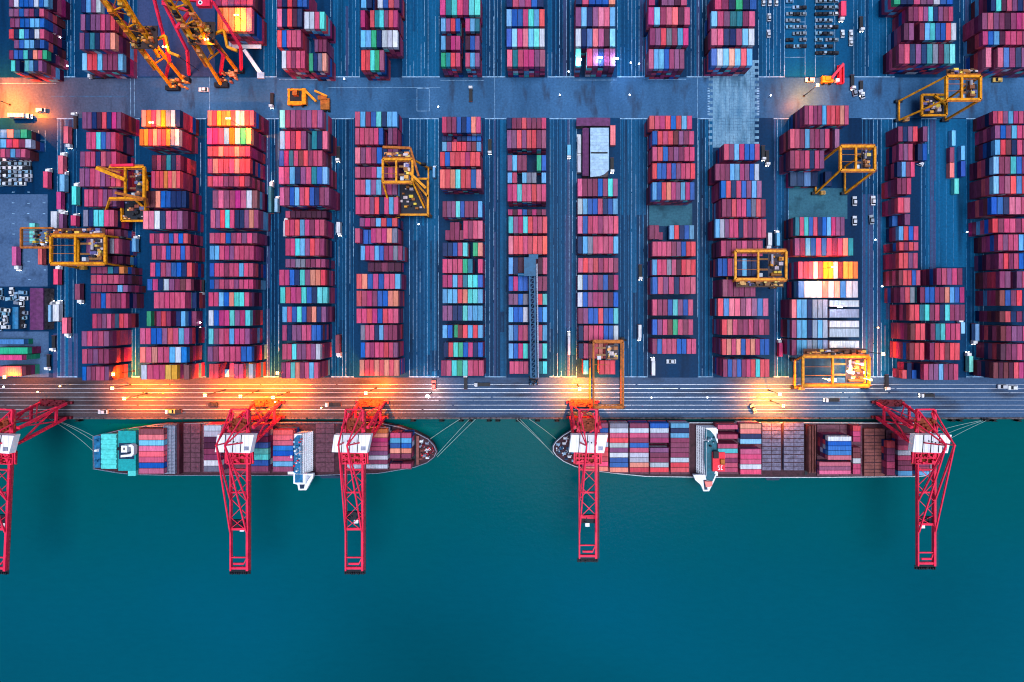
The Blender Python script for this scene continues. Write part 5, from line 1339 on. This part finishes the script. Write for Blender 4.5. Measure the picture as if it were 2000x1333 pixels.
# eastern ship: bow at the left
O2 = [(1078, 872), (1084, 862), (1098, 850), (1118, 838), (1148, 828), (1190, 825), (1600, 825), (1800, 826), (1814, 832), (1820, 845), (1822, 880), (1820, 922), (1813, 929), (1796, 931), (1600, 933), (1400, 933), (1260, 931), (1200, 925), (1150, 918), (1120, 911), (1098, 901), (1084, 890), (1078, 881)]
s2, part, hatch, (cx, cy) = ship_base('container_ship', O2, 'eastern container ship with red funnel and white bridge', 'hull')
for a in ((1136, 826, 1189, 923), (1191, 826, 1227, 925), (1230, 826, 1267, 926), (1270, 826, 1306, 927), (1310, 826, 1347, 927), (1402, 829, 1442, 926), (1445, 827, 1488, 928)): hatch(*a, 'hatch', 3.9)
hatch(1489, 826, 1525, 919, 'greyhatch', 5.2, 6); hatch(1531, 826, 1570, 919, 'greyhatch', 5.2, 6); hatch(1596, 830, 1684, 930, 'hatch', 3.9); hatch(1688, 838, 1728, 930, 'brownhatch', 5.0, 7); hatch(1731, 840, 1750, 930, 'hatch', 3.9); hatch(1753, 846, 1784, 931, 'hatch', 3.9); hatch(1788, 850, 1816, 928, 'hatch', 3.9)
part('hold_gap_plate', 1572, 828, 1577, 928, 3.05, 3.3, 'dark'); part('hold_gap_plate', 1579, 828, 1594, 926, 3.05, 3.4, 'hullred')  # dark plate paints the gap's shade; maroon plate is the hold area
for k in range(5): part('cell_guide', 1580 + k * 3, 832, 1581 + k * 3, 924, 3.4, 8 - k * .5, 'brownhatch')
for k in range(46):
    px = R.uniform(1086, 1124); py = 876 + R.uniform(-1, 1) * (6 + (px - 1086) * .62); q = part('deck_gear', px, py, px + R.uniform(.8, 2.8), py + R.uniform(.8, 2.8), 3.05, 3.6 + R.uniform(.2, 1.6), R.choice(['roofblue', 'bluedeck', 'shipwhite', 'lattice', 'hull']))
mooring_gear(s2, cx, cy, [(1090, 868), (1096, 876), (1102, 866), (1092, 884), (1102, 886), (1110, 876), (1112, 892), (1106, 896), (1120, 900), (1118, 884), (1104, 856), (1112, 850), (1124, 890), (1128, 904)], ZD, ['roofblue', 'bluedeck', 'shipwhite', 'hull'])
b = superstructure(s2, part, cx, cy, 1378, 1402, 836, 930, 11, 'tealdeck', -1, '')
poly_part(s2, cx, cy, 'bridge_roof', [(1378, 838), (1388, 842), (1396, 852), (1401, 866), (1402, 890), (1400, 914), (1394, 928), (1379, 929), (1376, 900), (1376, 870)], 11.03, 11.5, 'tealdeck')
for k in range(14):
    px, py = R.uniform(1379, 1396), R.uniform(853, 872); part('roof_gear', px, py, px + R.uniform(1, 4), py + R.uniform(1, 4), 11.4, 11.8 + R.uniform(.2, 2), R.choice(['shipwhite', 'tealdeck', 'roofblue', 'dark']))
m = MB(); x, y = W(1388, 866, 24); x -= cx; y -= cy; m.cyl((x, y, 15.4), (x, y, 24), .35, 8); m.bar((x - 2.4, y, 21), (x + 2.4, y, 21), .25); m.build('radar_mast', M['white'], s2)
w_ = poly_part(s2, cx, cy, 'bridge_wing', [(1354, 928), (1400, 928), (1395, 940), (1385, 960), (1374, 960), (1369, 948), (1358, 938)], 9.0, 11.2, 'shipwhite')
poly_part(s2, cx, cy, 'wing_deck', [(1374, 938), (1380, 938), (1382, 957), (1376, 957)], 11.22, 11.5, 'hull', w_); poly_part(s2, cx, cy, 'wing_deck', [(1378, 926), (1398, 926), (1392, 940), (1380, 938)], 11.52, 11.7, 'tealdeck', w_)
poly_part(s2, cx, cy, 'life_boat', [(1377, 941), (1392, 941), (1391, 949), (1386, 952), (1379, 952)], 11.75, 13.2, 'salmonboat')
fn = part('funnel', 1392, 884, 1416, 921, 8, 13.5, 'funnel')
part('funnel_mouth', 1394, 882, 1404, 896, 13.52, 14.7, 'dark', fn); part('exhaust_pipe', 1408, 898, 1416, 908, 13.52, 15, 'rustyellow', fn)
m = MB(); x, y = W(1407, 914, 13.5); x -= cx; y -= cy; z = 17.56; u = 0.68     # two white letters on the funnel: S C
def seg(ax, ay, bx, by): m.box(x + u * min(ax, bx), y + u * min(ay, by), z, x + u * max(ax, bx), y + u * max(ay, by), z + .06)
for ox in (-2.4, 0.5):
    seg(ox, 1.6, ox + 1.9, 2.1); seg(ox, -2.0, ox + 1.9, -1.5); seg(ox, -.2 if ox < 0 else -1.5, ox + .5, 1.6)
seg(-2.4, -.2, -.5, .25); seg(-1.0, -1.5, -.5, -.2); m.build('funnel_letters', M['white'], fn)
m = MB(); m.prism([(W(x, y, 4)[0] - cx, W(x, y, 4)[1] - cy) for x, y in ((1496, 935), (1527, 935), (1523, 940), (1500, 940))][::-1], 5.0, 6.6); m.build('gangway_platform', M['hull'], s2)

# ---- mooring lines: each rope sags between a bollard and the ship
def rope(a, b, lb):
    m = MB(); A = V3(a[0], a[1], a[2]); B = V3(b[0], b[1], b[2]); n = 10; P = []
    for i in range(n + 1):
        t = i / n; p = A.lerp(B, t); p.z -= 1.6 * math.sin(PI * t); P.append(p)
    for i in range(n): m.cyl(P[i], P[i + 1], 0.14, 6)
    tag(m.build('mooring_line', M['rope']), lb, 'rope', 'mooring lines')
rope((900, 818, .6), (840, 858, 4), 'single pale mooring line from the western bow to the quay'); rope((918, 818, .6), (852, 890, 4), 'left one of two parallel lines from the western bow'); rope((930, 818, .6), (854, 893, 4), 'right one of two parallel lines from the western bow')
rope((1008, 818, .6), (1080, 886, 4), 'longer left line of the pair at the eastern bow'); rope((1014, 818, .6), (1082, 889, 4), 'right line of the pair at the eastern bow'); rope((1032, 818, .6), (1086, 858, 4), 'short line from the eastern bow to the quay')
rope((96, 817, .6), (183, 853, 4), 'upper line from the turquoise stern to the quay'); rope((98, 817, .6), (183, 862, 4), 'middle line from the turquoise stern to the quay'); rope((94, 817, .6), (183, 882, 4), 'lower line from the turquoise stern to the quay')
rope((1916, 822, .6), (1820, 846, 4), 'upper line from the eastern stern'); rope((1920, 822, .6), (1820, 862, 4), 'middle line from the eastern stern'); rope((1926, 822, .6), (1820, 880, 4), 'lower line from the eastern stern')
bm = MB(); bm.cyl((0, 0, 0), (0, 0, .8), .35, 10); bm.cyl((0, 0, .8), (0, 0, 1.1), .6, 10); bd = bm.data('bollard', M['dark'])
for k, x in enumerate((96, 330, 600, 900, 918, 930, 1008, 1014, 1032, 1300, 1600, 1916, 1921, 1927)):
    o = bpy.data.objects.new('bollard', bd); COL.objects.link(o); o.location = (W(x, 817)[0], qy + .6, .15)
    tag(o, f'dark iron bollard on the quay edge, {ORD[k + 1]} from the west', 'bollard', 'bollards on the quay edge')

# ---------------------------------------------------------------- camera, sky, sun
cam = bpy.data.cameras.new('Camera'); co = bpy.data.objects.new('Camera', cam); COL.objects.link(co)
co.location = (0, 0, H); co.rotation_euler = (0, 0, 0)
cam.sensor_width = 36; cam.lens = 36 * H / (2000 * K); cam.shift_x = (1000 - NX) / 2000; cam.shift_y = (NY - 666.5) / 2000
cam.clip_end = 9000; cam.clip_start = 1; S.camera = co
w = bpy.data.worlds.new('World'); S.world = w; w.use_nodes = True; nt = w.node_tree
bg = nt.nodes['Background']; sk = nt.nodes.new('ShaderNodeTexSky'); sk.sky_type = 'NISHITA'; sk.sun_disc = False
EL, ROT = math.radians(83), math.radians(95)
sk.sun_elevation = EL; sk.sun_rotation = ROT; sk.air_density = 1.0; sk.dust_density = 1.2; sk.ozone_density = 1.0
nt.links.new(sk.outputs['Color'], bg.inputs['Color']); bg.inputs['Strength'].default_value = 0.05
sun = bpy.data.lights.new('Sun', 'SUN'); sun.energy = 1.5; sun.angle = math.radians(42); sun.color = (0.92, 0.96, 1.0)
so = bpy.data.objects.new('Sun', sun); COL.objects.link(so)
d = Vector((math.sin(ROT) * math.cos(EL), math.cos(ROT) * math.cos(EL), math.sin(EL)))
so.rotation_euler = d.to_track_quat('Z', 'Y').to_euler()
S.view_settings.view_transform = 'Standard'; S.view_settings.look = 'None'; S.view_settings.gamma = 1; S.view_settings.exposure = 1.24
S.render.filter_size = 1.1; S.cycles.pixel_filter_type = 'BLACKMAN_HARRIS'; S.cycles.filter_width = 1.1
S.render.engine = 'CYCLES'; S.cycles.use_denoising = True
try: S.cycles.denoiser = 'OPENIMAGEDENOISE'
except Exception: pass
S.cycles.max_bounces = 5; S.cycles.diffuse_bounces = 2; S.cycles.glossy_bounces = 2; S.cycles.sample_clamp_indirect = 6
